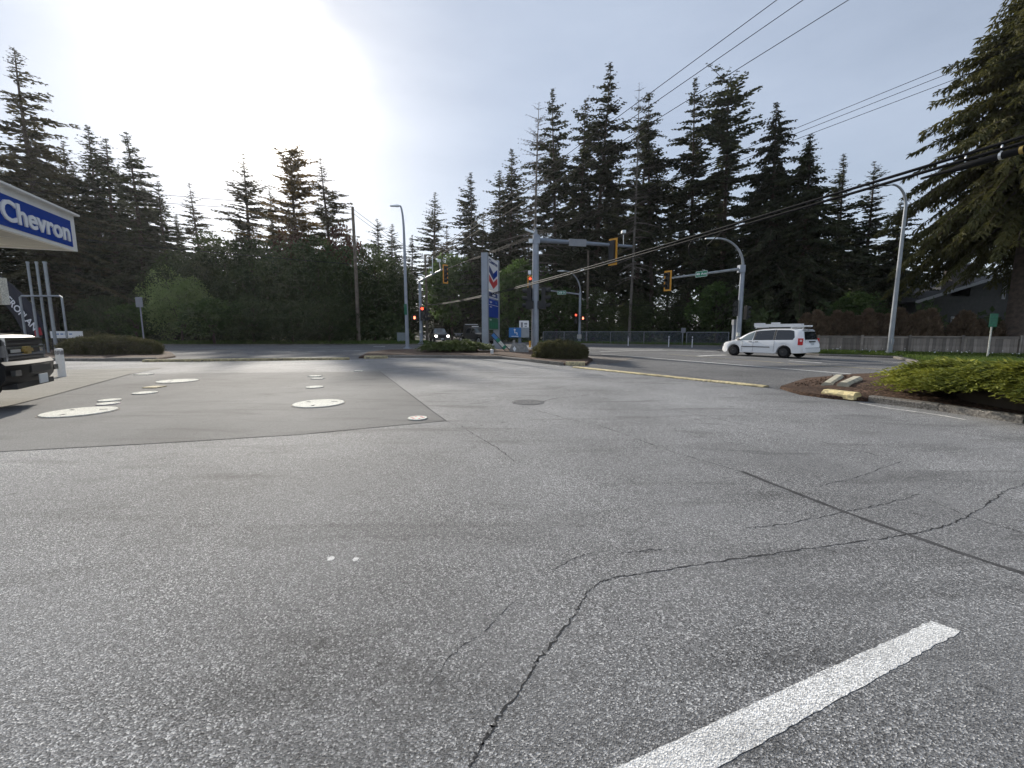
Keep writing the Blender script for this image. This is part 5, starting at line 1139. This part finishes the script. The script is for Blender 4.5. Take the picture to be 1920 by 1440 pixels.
# ------------------------------------------------------------------ fuel station things
def canopy():
    c0 = dp(146, 472, 13.4); zb = c0.z; zt = dp(139, 405, 13.4).z
    d2 = ray(0, 428); kk = (zb - CAMZ) / d2.z; p2 = Vector((d2.x * kk, d2.y * kk, zb))
    u = (p2 - c0); u.z = 0; u.normalize(); v = Vector((u.y, -u.x, 0)); v = v if v.x < 0 else -v      # u along the fascia toward us, v back under the canopy
    n = -v; o = empty('fuel_canopy', (c0.x, c0.y, 0)); tag(o, 'white fuel station canopy with blue lettered fascia', 'canopy'); h = zt - zb; L, Dp = 16.0, 9.0
    M = Matrix((u, v, UPV)).transposed()
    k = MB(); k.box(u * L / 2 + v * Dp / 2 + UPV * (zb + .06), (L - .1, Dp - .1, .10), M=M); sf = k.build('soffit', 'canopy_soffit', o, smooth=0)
    for i in range(12):
        k = MB(); k.box(u * (L * (i + .5) / 12) + v * Dp / 2 + UPV * (zb + .005), (.03, Dp - .3, .012), M=M); k.build('soffit_rib', 'canopy_white', sf, smooth=0)
    k = MB(); k.box(u * L / 2 + v * .06 + UPV * (zb + h / 2), (L, .12, h), M=M); f = k.build('fascia', 'canopy_white', o, smooth=0)
    k = MB(); k.box(v * (Dp / 2 + .06) + u * .06 + UPV * (zb + h / 2), (.12, Dp - .13, h), M=M); k.build('fascia', 'canopy_white', o, smooth=0)
    k = MB(); k.box(u * L / 2 + v * Dp / 2 + UPV * (zt - .12), (L - .3, Dp - .3, .06), M=M); k.build('roof_deck', 'galv', o, smooth=0)
    k = MB(); k.box(u * L / 2 - v * .02 + UPV * (zt + .02), (L + .06, .24, .05), M=M); k.build('cap_trim', 'canopy_white', f, smooth=0)
    bh = h * .72; k = MB(); k.box(u * (L / 2 + .08) + n * .008 + UPV * (zb + h * .45), (L - .34, .02, bh), M=M); bf = k.build('blue_band', 'ch_blue', f, smooth=0)
    def at_px(px):
        lo, hi = 0.0, 9.0
        for _ in range(40):
            md = (lo + hi) / 2; p = c0 + u * md; hi, lo = (md, lo) if 960 + F * p.x / (p.y * math.cos(TH) - (p.z + h * .45 - CAMZ) * math.sin(TH)) < px else (hi, md)
        return lo
    ua, ub = at_px(127.5), at_px(-3); me = text_mesh('Chevron', 1.0, .022, .02); xs_ = [v.co.x for v in me.vertices]; ys_ = [v.co.y for v in me.vertices]
    me.transform(Matrix.Translation((-(min(xs_) + max(xs_)) / 2, -(min(ys_) + max(ys_)) / 2, 0))); me.transform(Matrix.Diagonal(((ub - ua) / (max(xs_) - min(xs_)), h * .50 / (max(ys_) - min(ys_)), 1, 1)))
    me.transform(frame_matrix(u * (ua + ub) / 2 + n * .03 + UPV * (zb + h * .46), -u, UPV)); me.materials.clear(); me.materials.append(MATS['sign_white']); link('lettering', me, bf)
    for a, b in ((1.6, 1.55), (9, 1.55), (1.6, 7), (9, 7)):
        k = MB(); k.box(u * a + v * b + UPV * zb / 2, (.36, .36, zb), M=M); cl = k.build('column', 'canopy_white', o, smooth=0)
        if (a, b) == (1.6, 1.55):
            q = dp(-24, 546, 11.6) - Vector((c0.x, c0.y, 0)); k = MB(); k.box(q, (.95, .18, .72)); k.build('pump_sign', 'lid_paint', cl, smooth=0)
            k = MB(); k.tube([q + Vector((-.3, .05, 0)), u * a + v * b + UPV * q.z], .03, 6); k.build('sign_bracket', 'galv', cl)
canopy()
c = gp(117, 707); o = empty('bollard', (c.x, c.y, .014)); tag(o, 'white steel bollard with grey striped tape beside the pickup', 'bollard'); k = MB(); k.tube([(0, 0, 0), (0, 0, .93)], .105, 18); k.build('post', 'bollard_white', o); k = MB(); k.tube([(0, 0, .93), (0, 0, .96), (0, 0, .975)], [.105, .09, .02], 18); k.build('cap', 'bollard_white', o)
k = MB(); k.tube([(0, 0, .76), (0, 0, .90)], .108, 18); tp = k.build('reflective_band', 'tape_grey', o)
k = MB()
for j in range(4):
    a = -.9 - j * .8; k.add([(math.cos(a + t) * .1095, math.sin(a + t) * .1095, z) for t, z in ((0, .76), (.25, .76), (.65, .90), (.40, .90))], [(0, 1, 2, 3)])
k.build('stripe', 'bollard_white', tp, smooth=0)
for px0, lab in [(61, 'tall vent pipe nearest the dark flag'), (77.5, 'tall vent pipe in the middle of three'), (93, 'tall vent pipe nearest the clipped hedge')]:
    Y = 27.6; b = dp(px0, 560, Y); o = empty('vent_pipe', (b.x, Y, 0)); tag(o, lab, 'vent pipe', 'fuel tank vent pipes'); z = dp(px0, 492, Y).z; r = .068 if px0 < 90 else .09
    k = MB(); k.tube([(0, 0, 0), (0, 0, z)], r, 12); k.build('pipe', 'galv', o); k = MB(); k.tube([(0, 0, z - .06), (0, 0, z + .05)], r * 1.25, 12); k.build('cap', 'galv', o)
b = dp(80, 600, 27.2); o = empty('pipe_guard', (b.x, 27.2, 0)); z = dp(80, 555, 27.2).z; x0, x1 = dp(40, 575, 27.2).x - b.x, dp(118, 575, 27.2).x - b.x
k = MB(); k.tube([(x0, 0, 0), (x0, 0, z - .08), (x0 + .12, 0, z), (x1 - .12, 0, z), (x1, 0, z - .08), (x1, 0, 0)], .06, 10); k.build('hoop', 'galv', o); tag(o, 'grey steel hoop guard standing around the vent pipes', 'guard rail')
for xx in (x0, x1): k = MB(); k.tube([(xx, 0, 0), (xx, 0, .06)], .09, 10); k.build('foot', 'galv', o)
# feather flag
def flag():
    Y = 30.0; P = lambda px, py: dp(px, py, Y); base = P(99, 660); o = empty('feather_flag', (base.x, Y, 0)); tag(o, 'dark feather flag with white lettering bending behind the vent pipes', 'flag'); B = Vector((base.x, Y, 0))
    R = [(-60, 478), (-30, 495), (0, 517), (20, 533), (42, 553), (60, 572), (76, 593), (88, 614), (97, 634)]; Lf = [(-62, 520), (-45, 530), (-22, 548), (0, 566), (10, 575), (22, 592), (32, 607), (42, 622), (52, 636)]
    m = MB(); vs = []
    for (a, b) in zip(R, Lf):
        for t in (0, .25, .5, .75, 1): q = P(a[0], a[1]).lerp(P(b[0], b[1]), t) - B; vs.append(q + Vector((0, .12 * math.sin(t * 5 + a[0] * .05), 0)))
    m.add(vs, [(i * 5 + j, i * 5 + j + 1, i * 5 + j + 6, i * 5 + j + 5) for i in range(8) for j in range(4)]); fo = m.build('banner', 'flag_black', o, smooth=60)
    md = fo.modifiers.new('thickness', 'SOLIDIFY'); md.thickness = .006
    k = MB(); k.tube([Vector((0, 0, 0)), P(98, 636) - B] + [P(a, b) - B + Vector((.02, 0, .02)) for a, b in reversed(R[:-1])], .02, 6); k.build('pole', 'black_metal', o); k = MB(); k.box((0, 0, .03), (.5, .5, .06)); k.build('foot', 'black_metal', o)
    r = (P(66, 611) - P(8, 548)).normalized(); up = Vector((-r.z, 0, r.x)); put_text('lettering', 'AEROPLAN', .66, 'flag_white', frame_matrix(P(41, 584) - B + Vector((0, -.16, 0)), r, up), fo, .012, .004, 0, .98)
    k = MB(); k.prism([P(68, 616) - B + Vector((0, -.14, 0)), P(80, 614) - B + Vector((0, -.14, 0)), P(84, 628) - B + Vector((0, -.14, 0)), P(70, 630) - B + Vector((0, -.14, 0))], (0, -.006, 0)); k.build('red_emblem', 'flag_red', fo, smooth=0)
flag()
b = dp(128, 650, 28.8); o = empty('low_banner', (b.x, 28.8, 0)); z0, z1 = dp(128, 634, 28.8).z, dp(128, 621, 28.8).z; k = MB(); k.box((0, 0, (z0 + z1) / 2), (2.2, .04, z1 - z0)); p = k.build('panel', 'sign_white', o, smooth=0)
for x in (-1.0, 1.0): k = MB(); k.tube([(x, .04, 0), (x, .04, z1)], .02, 6); k.build('leg', 'galv', o)
k = MB(); [k.box((-.6 + i * .3, -.024, (z0 + z1) / 2 + .04), (.2, .006, .07)) for i in range(4)]; k.build('print', 'accessible_blue', p, smooth=0); tag(o, 'low white banner board just behind the clipped hedge', 'banner')

# ------------------------------------------------------------------ vehicles: x forward, y left, z up
def interp(k, x): return np.interp(x, [a for a, _ in k], [b for _, b in k])
class Car:
    def __init__(s, roof, belt, wb, wbelt, wroof, sill, wheels, ra, rw, x0, x1, arch=True):
        s.k = dict(roof=sorted(roof), belt=sorted(belt), wb=sorted(wb), wbelt=sorted(wbelt), wroof=sorted(wroof), sill=sorted(sill)); s.wh = wheels; s.ra = ra; s.rw = rw; s.x0 = x0; s.x1 = x1
    def g(s, n, x): return float(interp(s.k[n], x))
    def sec(s, x):
        zb = s.g('sill', x)
        for w in s.wh:
            if abs(x - w) < s.ra: zb = max(zb, s.rw + math.sqrt(s.ra ** 2 - (x - w) ** 2) - .02)
        zt = s.g('belt', x); zr = max(s.g('roof', x), zt + .025); wb, we, wr = s.g('wb', x), s.g('wbelt', x), s.g('wroof', x); zb = min(zb, zt - .05)
        return [(wb * .5, zb), (wb * .97, zb), (wb, zb + .03), (max(we, wb) * 1.012, zb + (zt - zb) * .55), (we, zt), (wr, zr - .05 if zr - zt > .1 else zr - .012), (wr * .8, zr), (0, zr + .012)]
    def body(s, parent, m, extra=()):
        xs = sorted(set([round(x, 3) for x in np.arange(s.x0, s.x1, .12)] + [s.x1] + [round(w + d * s.ra, 3) for w in s.wh for d in (-1.001, -.99, -.9, -.75, -.5, -.25, 0, .25, .5, .75, .9, .99, 1.001)] + list(extra)))
        xs = [x for x in xs if s.x0 <= x <= s.x1]; k = MB(); n = 15
        for x in xs:
            h = s.sec(x); k.v += [(x, y, z) for y, z in h] + [(x, -y, z) for y, z in reversed(h[:-1])]
        fs = [(i * n + j, i * n + j + 1, (i + 1) * n + j + 1, (i + 1) * n + j) for i in range(len(xs) - 1) for j in range(n - 1)] + [(i * n + n - 1, i * n, (i + 1) * n, (i + 1) * n + n - 1) for i in range(len(xs) - 1)]
        fs += [tuple(range(n)), tuple((len(xs) - 1) * n + j for j in range(n))[::-1]]
        for f in fs: k.f.append(list(f)); k.m.append(0)
        return k.build('body', m, parent, smooth=38)
    def side(s, x, t, sd, off=.006):
        h = s.sec(x); a, b = Vector((x, h[4][0], h[4][1])), Vector((x, h[5][0], h[5][1])); p = a.lerp(b, t); d = (b - a).normalized(); return Vector((x, sd * (p.y + off * d.z), p.z + off * abs(d.y)))
    def window(s, parent, pts, m, name='side_window'):
        for sd in (1, -1):
            P = []
            for (x0, t0), (x1, t1) in zip(pts, pts[1:] + pts[:1]):
                for i in range(6): f = i / 6; P.append(s.side(x0 + (x1 - x0) * f, t0 + (t1 - t0) * f, sd))
            k = MB(); c = sum(P, Vector()) / len(P); k.add(P + [c], [(i, (i + 1) % len(P), len(P)) for i in range(len(P))]); k.build(name, m, parent, smooth=60)
def wheel(parent, x, y, r, w, rim='rim_black', sd=1):
    o = MB(); o.tube([(x, y - sd * w / 2, r), (x, y - sd * w * .42, r), (x, y + sd * w * .42, r), (x, y + sd * w / 2, r)], [r * .92, r, r, r * .92], 28); t = o.build('wheel', 'rubber', parent, smooth=40)
    k = MB(); k.tube([(x, y + sd * w * .46, r), (x, y + sd * (w / 2 + .012), r)], [r * .66, r * .62], 24); k.build('rim', rim, t)
    k = MB()
    for j in range(5):
        a = j * 1.2566; k.tube([(x + math.cos(a) * r * .4, y + sd * (w / 2 + .013), r + math.sin(a) * r * .4), (x + math.cos(a) * r * .4, y + sd * (w / 2 + .018), r + math.sin(a) * r * .4)], r * .1, 8)
    k.tube([(x, y + sd * (w / 2 + .01), r), (x, y + sd * (w / 2 + .03), r)], [r * .2, r * .15], 12); k.build('hub', 'trim_black', t)
def shaped(parent, name, m, c, d, rz=0.0): k = MB(); k.box(c, d, rz); return k.build(name, m, parent, smooth=0)

def van():
    RL = gp(1470, 671.5); a = math.radians(30); hd = Vector((-math.sin(a), math.cos(a), 0)); sd = Vector((math.cos(a), math.sin(a), 0)); S = 1.0
    c = RL + hd * (1.5 * S) + sd * (.82 * S); o = empty('white_van', (c.x, c.y, .005), math.atan2(hd.y, hd.x)); o.scale = (S,) * 3; tag(o, 'white passenger van with tinted windows driving past the wooden fence', 'van')
    C = Car(roof=[(2.56, .60), (2.5, .74), (2.3, .88), (1.62, 1.04), (1.35, 1.2), (.85, 1.48), (.4, 1.63), (0, 1.70), (-.8, 1.735), (-1.8, 1.72), (-2.2, 1.67), (-2.34, 1.60), (-2.47, 1.10), (-2.5, .98), (-2.56, .85)],
            belt=[(2.56, .55), (2.45, .70), (2.2, .84), (1.6, .98), (0, 1.0), (-2.2, 1.06), (-2.46, 1.05), (-2.56, .80)], wb=[(2.56, .62), (2.3, .86), (2.0, .94), (-2.1, .95), (-2.45, .90), (-2.56, .84)],
            wbelt=[(2.56, .60), (2.3, .84), (1.9, .93), (-2.1, .95), (-2.45, .88), (-2.56, .84)], wroof=[(2.56, .5), (2.3, .72), (1.6, .76), (1, .68), (.4, .70), (-1.5, .72), (-2.2, .70), (-2.35, .66), (-2.47, .74), (-2.56, .8)],
            sill=[(2.56, .30), (2.3, .22), (1.2, .24), (-1, .24), (-2.3, .30), (-2.56, .34)], wheels=[1.58, -1.5], ra=.42, rw=.34, x0=-2.56, x1=2.56)
    b = C.body(o, 'van_white', [2.5, 2.3, -2.2, -2.34, -2.47, -2.5])
    C.window(o, [(1.40, .04), (.42, .04), (.36, .93), (.62, .90), (.98, .72)], 'car_glass_light'); C.window(o, [(.30, .04), (-.85, .04), (-.85, .95), (.24, .94)], 'car_glass'); C.window(o, [(-.98, .04), (-1.95, .04), (-2.02, .3), (-1.9, .88), (-1.7, .95), (-.98, .95)], 'car_glass')
    C.window(o, [(.36, .03), (.30, .03), (.24, .96), (.33, .96)], 'trim_black', 'door_pillar'); C.window(o, [(-.86, .03), (-.97, .03), (-.97, .96), (-.86, .96)], 'trim_black', 'door_pillar')
    k = MB(); k.add([(-2.365, .60, 1.555), (-2.365, -.60, 1.555), (-2.485, -.70, 1.09), (-2.485, .70, 1.09)], [(0, 1, 2, 3)]); k.add([(-2.25, .6, 1.69), (-2.25, -.6, 1.69), (-2.40, -.58, 1.60), (-2.40, .58, 1.60)], [(0, 1, 2, 3)]); k.build('rear_window', 'car_glass', o, smooth=0)
    k = MB(); k.add([(1.50, .66, 1.12), (1.50, -.66, 1.12), (.70, -.58, 1.565), (.70, .58, 1.565)], [(0, 1, 2, 3)]); k.build('windshield', 'car_glass', o, smooth=0)
    for x in (1.58, -1.5):
        for s_ in (1, -1): wheel(o, x, s_ * .84, .345, .22, 'rim_black', s_)
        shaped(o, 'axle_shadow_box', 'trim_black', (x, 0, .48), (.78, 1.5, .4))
    for s_ in (1, -1):
        t = shaped(o, 'tail_light', 'taillight', (-2.36, s_ * .905, .98), (.24, .10, .38)); shaped(t, 'reverse_lens', 'tail_white', (-2.40, s_ * .94, 1.04), (.12, .04, .10))
        shaped(o, 'body_moulding', 'trim_black', (.18, s_ * .962, .62), (1.75, .02, .045)); shaped(o, 'door_handle', 'trim_black', (.50, s_ * .955, .93), (.20, .04, .03)); shaped(o, 'door_handle', 'trim_black', (.12, s_ * .957, .93), (.20, .04, .03))
        k = MB(); k.tube([(1.22, s_ * .92, 1.04), (1.26, s_ * 1.06, 1.10)], [.03, .10], 10); k.build('mirror', 'trim_black', o)
        shaped(o, 'head_light', 'headlamp_off', (2.40, s_ * .68, .70), (.22, .2, .14)); shaped(o, 'roof_rail', 'trim_black', (-.7, s_ * .66, 1.755), (2.6, .04, .05))
    shaped(o, 'plate_recess', 'trim_black', (-2.55, 0, .98), (.05, .62, .07)); shaped(o, 'license_plate', 'plate', (-2.562, 0, .86), (.03, .34, .16)); shaped(o, 'bumper_strip', 'trim_black', (-2.585, 0, .60), (.06, 1.5, .05)); k = MB(); k.prism([(-2.50, -.9, .36), (-2.62, -.82, .38), (-2.62, .82, .38), (-2.50, .9, .36)], (0, 0, .23)); k.build('rear_bumper', 'van_white', o, smooth=0)
    for x in (.35, -1.7): k = MB(); k.tube([(x, -.70, 1.80), (x, .70, 1.80)], .025, 6); k.build('rack_bar', 'alu', o); [shaped(o, 'rack_foot', 'sign_white', (x, s_ * .66, 1.77), (.08, .06, .06)) for s_ in (1, -1)]
    for s_ in (1, -1):
        for x in (1.02, .33, -.92): k = MB(); k.tube([(x, s_ * .963, .34), (x - .01, s_ * .967, .62), (x - .02, s_ * .957, .98)], .006, 4); k.build('door_seam', 'trim_black', o, smooth=0)
    for s_ in (1, -1): k = MB(); k.tube([(-2.545, s_ * .74, .62), (-2.525, s_ * .75, .95), (-2.49, s_ * .72, 1.08)], .006, 4); k.build('hatch_seam', 'trim_black', o, smooth=0)
    # ladders and a box carried on the rack
    def place(ob): ob.location = (c.x, c.y, .005); ob.rotation_euler = (0, 0, math.atan2(hd.y, hd.x)); return ob
    def ladder(y, lab, L0, L1, zz):
        l = place(empty('ladder', (0, 0, 0))); tag(l, lab, 'ladder', 'ladders on the van roof')
        for s_ in (-1, 1): shaped(l, 'side_rail', 'sign_white', ((L0 + L1) / 2, y + s_ * .17, zz), (L1 - L0, .035, .09))
        for i in range(9): shaped(l, 'rung', 'alu', (L0 + .12 + i * (L1 - L0 - .24) / 8, y, zz), (.035, .32, .035))
    ladder(.35, 'white ladder on the van roof, the lower one on the driver side', -2.35, .55, 1.87); ladder(-.35, 'white ladder on the van roof, the one away from the road centre', -2.25, .5, 1.88); ladder(.33, 'short white ladder stacked on top of another on the van roof', -2.1, .3, 1.965)
    b2 = place(shaped(None, 'cargo_box', 'sign_white', (.36, .30, 1.995), (.42, .5, .17))); tag(b2, 'small white box strapped at the front of the van roof load', 'box')
    b3 = place(shaped(None, 'cargo_clamp', 'sign_white', (-.62, .33, 2.06), (.34, .36, .09))); tag(b3, 'white clamp bracket on top of the roof ladders', 'clamp')
van()

def pickup(loc, ang, S, paint, label, name='pickup_truck', lights=True, bed=True, hood=1.16, cab=1.86, front=3.0):
    o = empty(name, loc, ang); o.scale = (S,) * 3; tag(o, label, 'truck'); zb = 1.22
    back = [(-.75, cab - .04), (-.9, zb + .05), (-2.95, zb + .04)] if bed else [(-.75, cab - .04), (-.82, .95), (-.95, .7)]
    C = Car(roof=[(3.0, hood - .08), (2.9, hood - .02), (2.2, hood + .04), (1.35, hood + .08), (.75, cab - .08), (.4, cab), (-.6, cab)] + back,
            belt=[(3.0, hood - .14), (2.8, hood - .06), (1.3, hood), (-.7, zb), (-.9, zb if bed else .9), (-2.95, zb if bed else .7)], wb=[(3.0, .86), (2.7, .96), (-2.95, .97)], wbelt=[(3.0, .88), (2.7, .95), (-2.95, .96)],
            wroof=[(3.0, .78), (2.6, .84), (1.4, .82), (.7, .68), (-.6, .70), (-.8, .78), (-2.95, .92)], sill=[(3.0, .55), (2.6, .48), (-2.95, .52)], wheels=[1.98, -1.75] if bed else [1.98], ra=.48, rw=.40, x0=-2.95 if bed else -.9, x1=3.0)
    C.body(o, paint, [2.9, .75, .4, -.75, -.9])
    C.window(o, [(1.12, .06), (.30, .05), (.30, .92), (.66, .92)], 'car_glass'); C.window(o, [(.20, .05), (-.66, .05), (-.66, .92), (.20, .92)], 'car_glass')
    k = MB(); zl, zh = hood + .13, cab - .12; k.add([(1.30, .74, zl), (1.30, -.74, zl), (.80, -.66, zh), (.80, .66, zh)], [(0, 1, 2, 3)]); k.build('windshield', 'car_glass_light', o, smooth=0)
    for x in (1.98, -1.75):
        for s_ in (1, -1): wheel(o, x, s_ * .86, .40, .26, 'rim_black' if x > 0 and not lights else 'alu', s_)
        shaped(o, 'inner_arch', 'trim_black', (x, 0, .62), (.9, 1.5, .5))
    for s_ in (1, -1):
        shaped(o, 'head_light', 'headlight' if lights else 'headlamp_off', (3.0, s_ * .74, hood - .30), (.08, .26, .20)); k = MB(); k.tube([(1.1, s_ * .95, hood + .12), (1.12, s_ * 1.14, hood + .22)], [.03, .12], 8); k.build('mirror', 'trim_black', o)
    return o, C
def far_trucks():
    Y = 60.5; p = dp(823, 640, Y); pickup((p.x, Y, .005), math.atan2(-1, .32), 1.1, 'truck_grey', 'grey pickup truck with headlights on, approaching behind the flatbed truck'); o = [x for x in bpy.data.objects if x.get('label', '').startswith('grey pickup')][0]
    shaped(o, 'grille', 'trim_black', (3.0, 0, .80), (.07, 1.1, .34)); shaped(o, 'bumper', 'truck_grey', (3.08, 0, .52), (.18, 1.86, .24)); shaped(o, 'license_plate', 'plate', (3.18, 0, .52), (.02, .32, .14))
    Y = 54; p = dp(893, 640, Y); o, C = pickup((p.x, Y, .005), math.atan2(-.80, .62), 1.12, 'truck_dark', 'dark flatbed work truck with headlights on, turning behind the price sign', name='flatbed_truck', bed=False)
    shaped(o, 'grille', 'chrome', (3.0, 0, .80), (.07, 1.1, .34)); shaped(o, 'bumper', 'truck_dark', (3.08, 0, .52), (.18, 1.86, .26))
    shaped(o, 'flatbed', 'trim_black', (-2.1, 0, .86), (2.5, 2.0, .14)); shaped(o, 'headboard', 'black_metal', (-1.0, 0, 1.5), (.5, 2.0, 1.35)); shaped(o, 'chassis', 'trim_black', (-1.8, 0, .6), (2.8, .9, .2))
    for s_ in (1, -1): shaped(o, 'side_rail', 'galv', (-2.2, s_ * .97, 1.18), (2.1, .05, .08)); shaped(o, 'tool_box', 'galv', (-2.7, s_ * .8, 1.05), (.8, .3, .22)); shaped(o, 'side_step', 'alu', (.3, s_ * .98, .45), (1.6, .12, .06))
    for x in (-1.7, -2.5, -3.2): [shaped(o, 'stake', 'trim_black', (x, s_ * .95, 1.2), (.06, .06, .75)) for s_ in (1, -1)]
    shaped(o, 'roof_beacon', 'sign_white', (-.2, 0, 1.98), (.2, .8, .1)); shaped(o, 'ladder_rack', 'sign_white', (-1.0, 0, 2.22), (.12, 1.7, .07)); shaped(o, 'cargo', 'sign_white', (-1.9, .5, 1.75), (.5, .6, .07))
far_trucks()
def near_truck():
    Fc = dp(60, 690, 8.75); a = math.radians(31); hd = Vector((math.cos(a), math.sin(a), 0)); S = 1.12; c = Vector((Fc.x, 8.75, 0)) - hd * 3.1 * S
    o, C = pickup((c.x, c.y, .014), a, S, 'truck_black', 'black heavy duty pickup truck parked nose out beside the bollard', lights=False, hood=1.33, cab=2.0)
    sh_ = lambda n, m, cc, d: shaped(o, n, m, cc, d)
    g = sh_('grille', 'black_metal', (3.005, 0, 1.02), (.05, 1.42, .50))
    for z, m, t in ((1.235, 'chrome', .03), (1.16, 'trim_black', .03), (1.09, 'chrome', .035), (.965, 'chrome', .035), (.90, 'trim_black', .03), (.82, 'chrome', .03)): shaped(g, 'grille_bar', m, (3.045, 0, z), (.04, 1.38, t))
    for s_ in (-1, 1): shaped(g, 'grille_frame', 'chrome', (3.04, s_ * .71, 1.02), (.05, .035, .50))
    k = MB(); k.prism([(3.05, y, 1.03 + z) for y, z in ((-.17, -.02), (-.07, -.02), (-.085, -.065), (.065, -.065), (.08, -.02), (.17, -.02), (.155, .04), (.06, .04), (.075, .075), (-.055, .075), (-.07, .04), (-.155, .04))], (.05, 0, 0)); k.build('emblem', 'gold', g, smooth=0)
    shaped(g, 'badge', 'alu', (3.07, -.43, 1.03), (.012, .34, .055))
    b = MB(); b.add([(x, y, z) for z, q in ((.46, -.04), (.56, .03), (.80, .05), (.86, 0)) for x, y in ((2.72, -1.04), (3.06 + q, -.97), (3.16 + q, -.6), (3.18 + q, 0), (3.16 + q, .6), (3.06 + q, .97), (2.72, 1.04), (2.85, .6), (2.85, -.6))],
                   [(r * 9 + i, r * 9 + (i + 1) % 9, (r + 1) * 9 + (i + 1) % 9, (r + 1) * 9 + i) for r in range(3) for i in range(9)] + [tuple(range(9))[::-1], tuple(range(27, 36))])
    bb = b.build('bumper', 'truck_black', o, smooth=30); k = MB(); k.add([(2.74, -1.03, .868), (3.05, -.96, .868), (3.15, -.6, .868), (3.17, 0, .868), (3.15, .6, .868), (3.05, .96, .868), (2.74, 1.03, .868)], [(0, 1, 2, 3, 4, 5, 6)]); k.build('bumper_top', 'chrome', bb, smooth=0)
    shaped(bb, 'air_intake', 'trim_black', (3.215, 0, .70), (.03, .8, .13)); [shaped(bb, 'fog_light', 'lens_dark', (3.16, s_ * .78, .66), (.06, .2, .1)) for s_ in (-1, 1)]; shaped(bb, 'license_plate', 'plate', (3.235, 0, .50), (.015, .34, .17)); shaped(bb, 'skid_lip', 'trim_black', (3.05, 0, .42), (.18, 1.5, .1))
    for s_ in (-1, 1): shaped(o, 'hood_crease', 'truck_black', (2.3, s_ * .42, 1.375), (1.2, .10, .04))
near_truck()
# ------------------------------------------------------------------ thin haze volume, added to lift the dark trees like sun glare
def haze():
    k = MB(); k.box((0, 800, 22.4), (3200, 3000, 47.0)); me_o = k.build('haze', 'seam', smooth=0); me_o.data.materials.clear()
    m = bpy.data.materials.new('haze'); m.use_nodes = True; nt = m.node_tree; nt.nodes.clear(); o = nt.nodes.new('ShaderNodeOutputMaterial'); v = nt.nodes.new('ShaderNodeVolumePrincipled')
    v.inputs['Color'].default_value = (.93, .95, 1, 1); v.inputs['Density'].default_value = .00015; v.inputs['Anisotropy'].default_value = .55
    nt.links.new(v.outputs[0], o.inputs['Volume']); me_o.data.materials.append(m); tag(me_o, 'thin haze added to lift the dark trees like sun glare', 'haze', kind='stuff')
haze()
scene.cycles.volume_bounces = 0
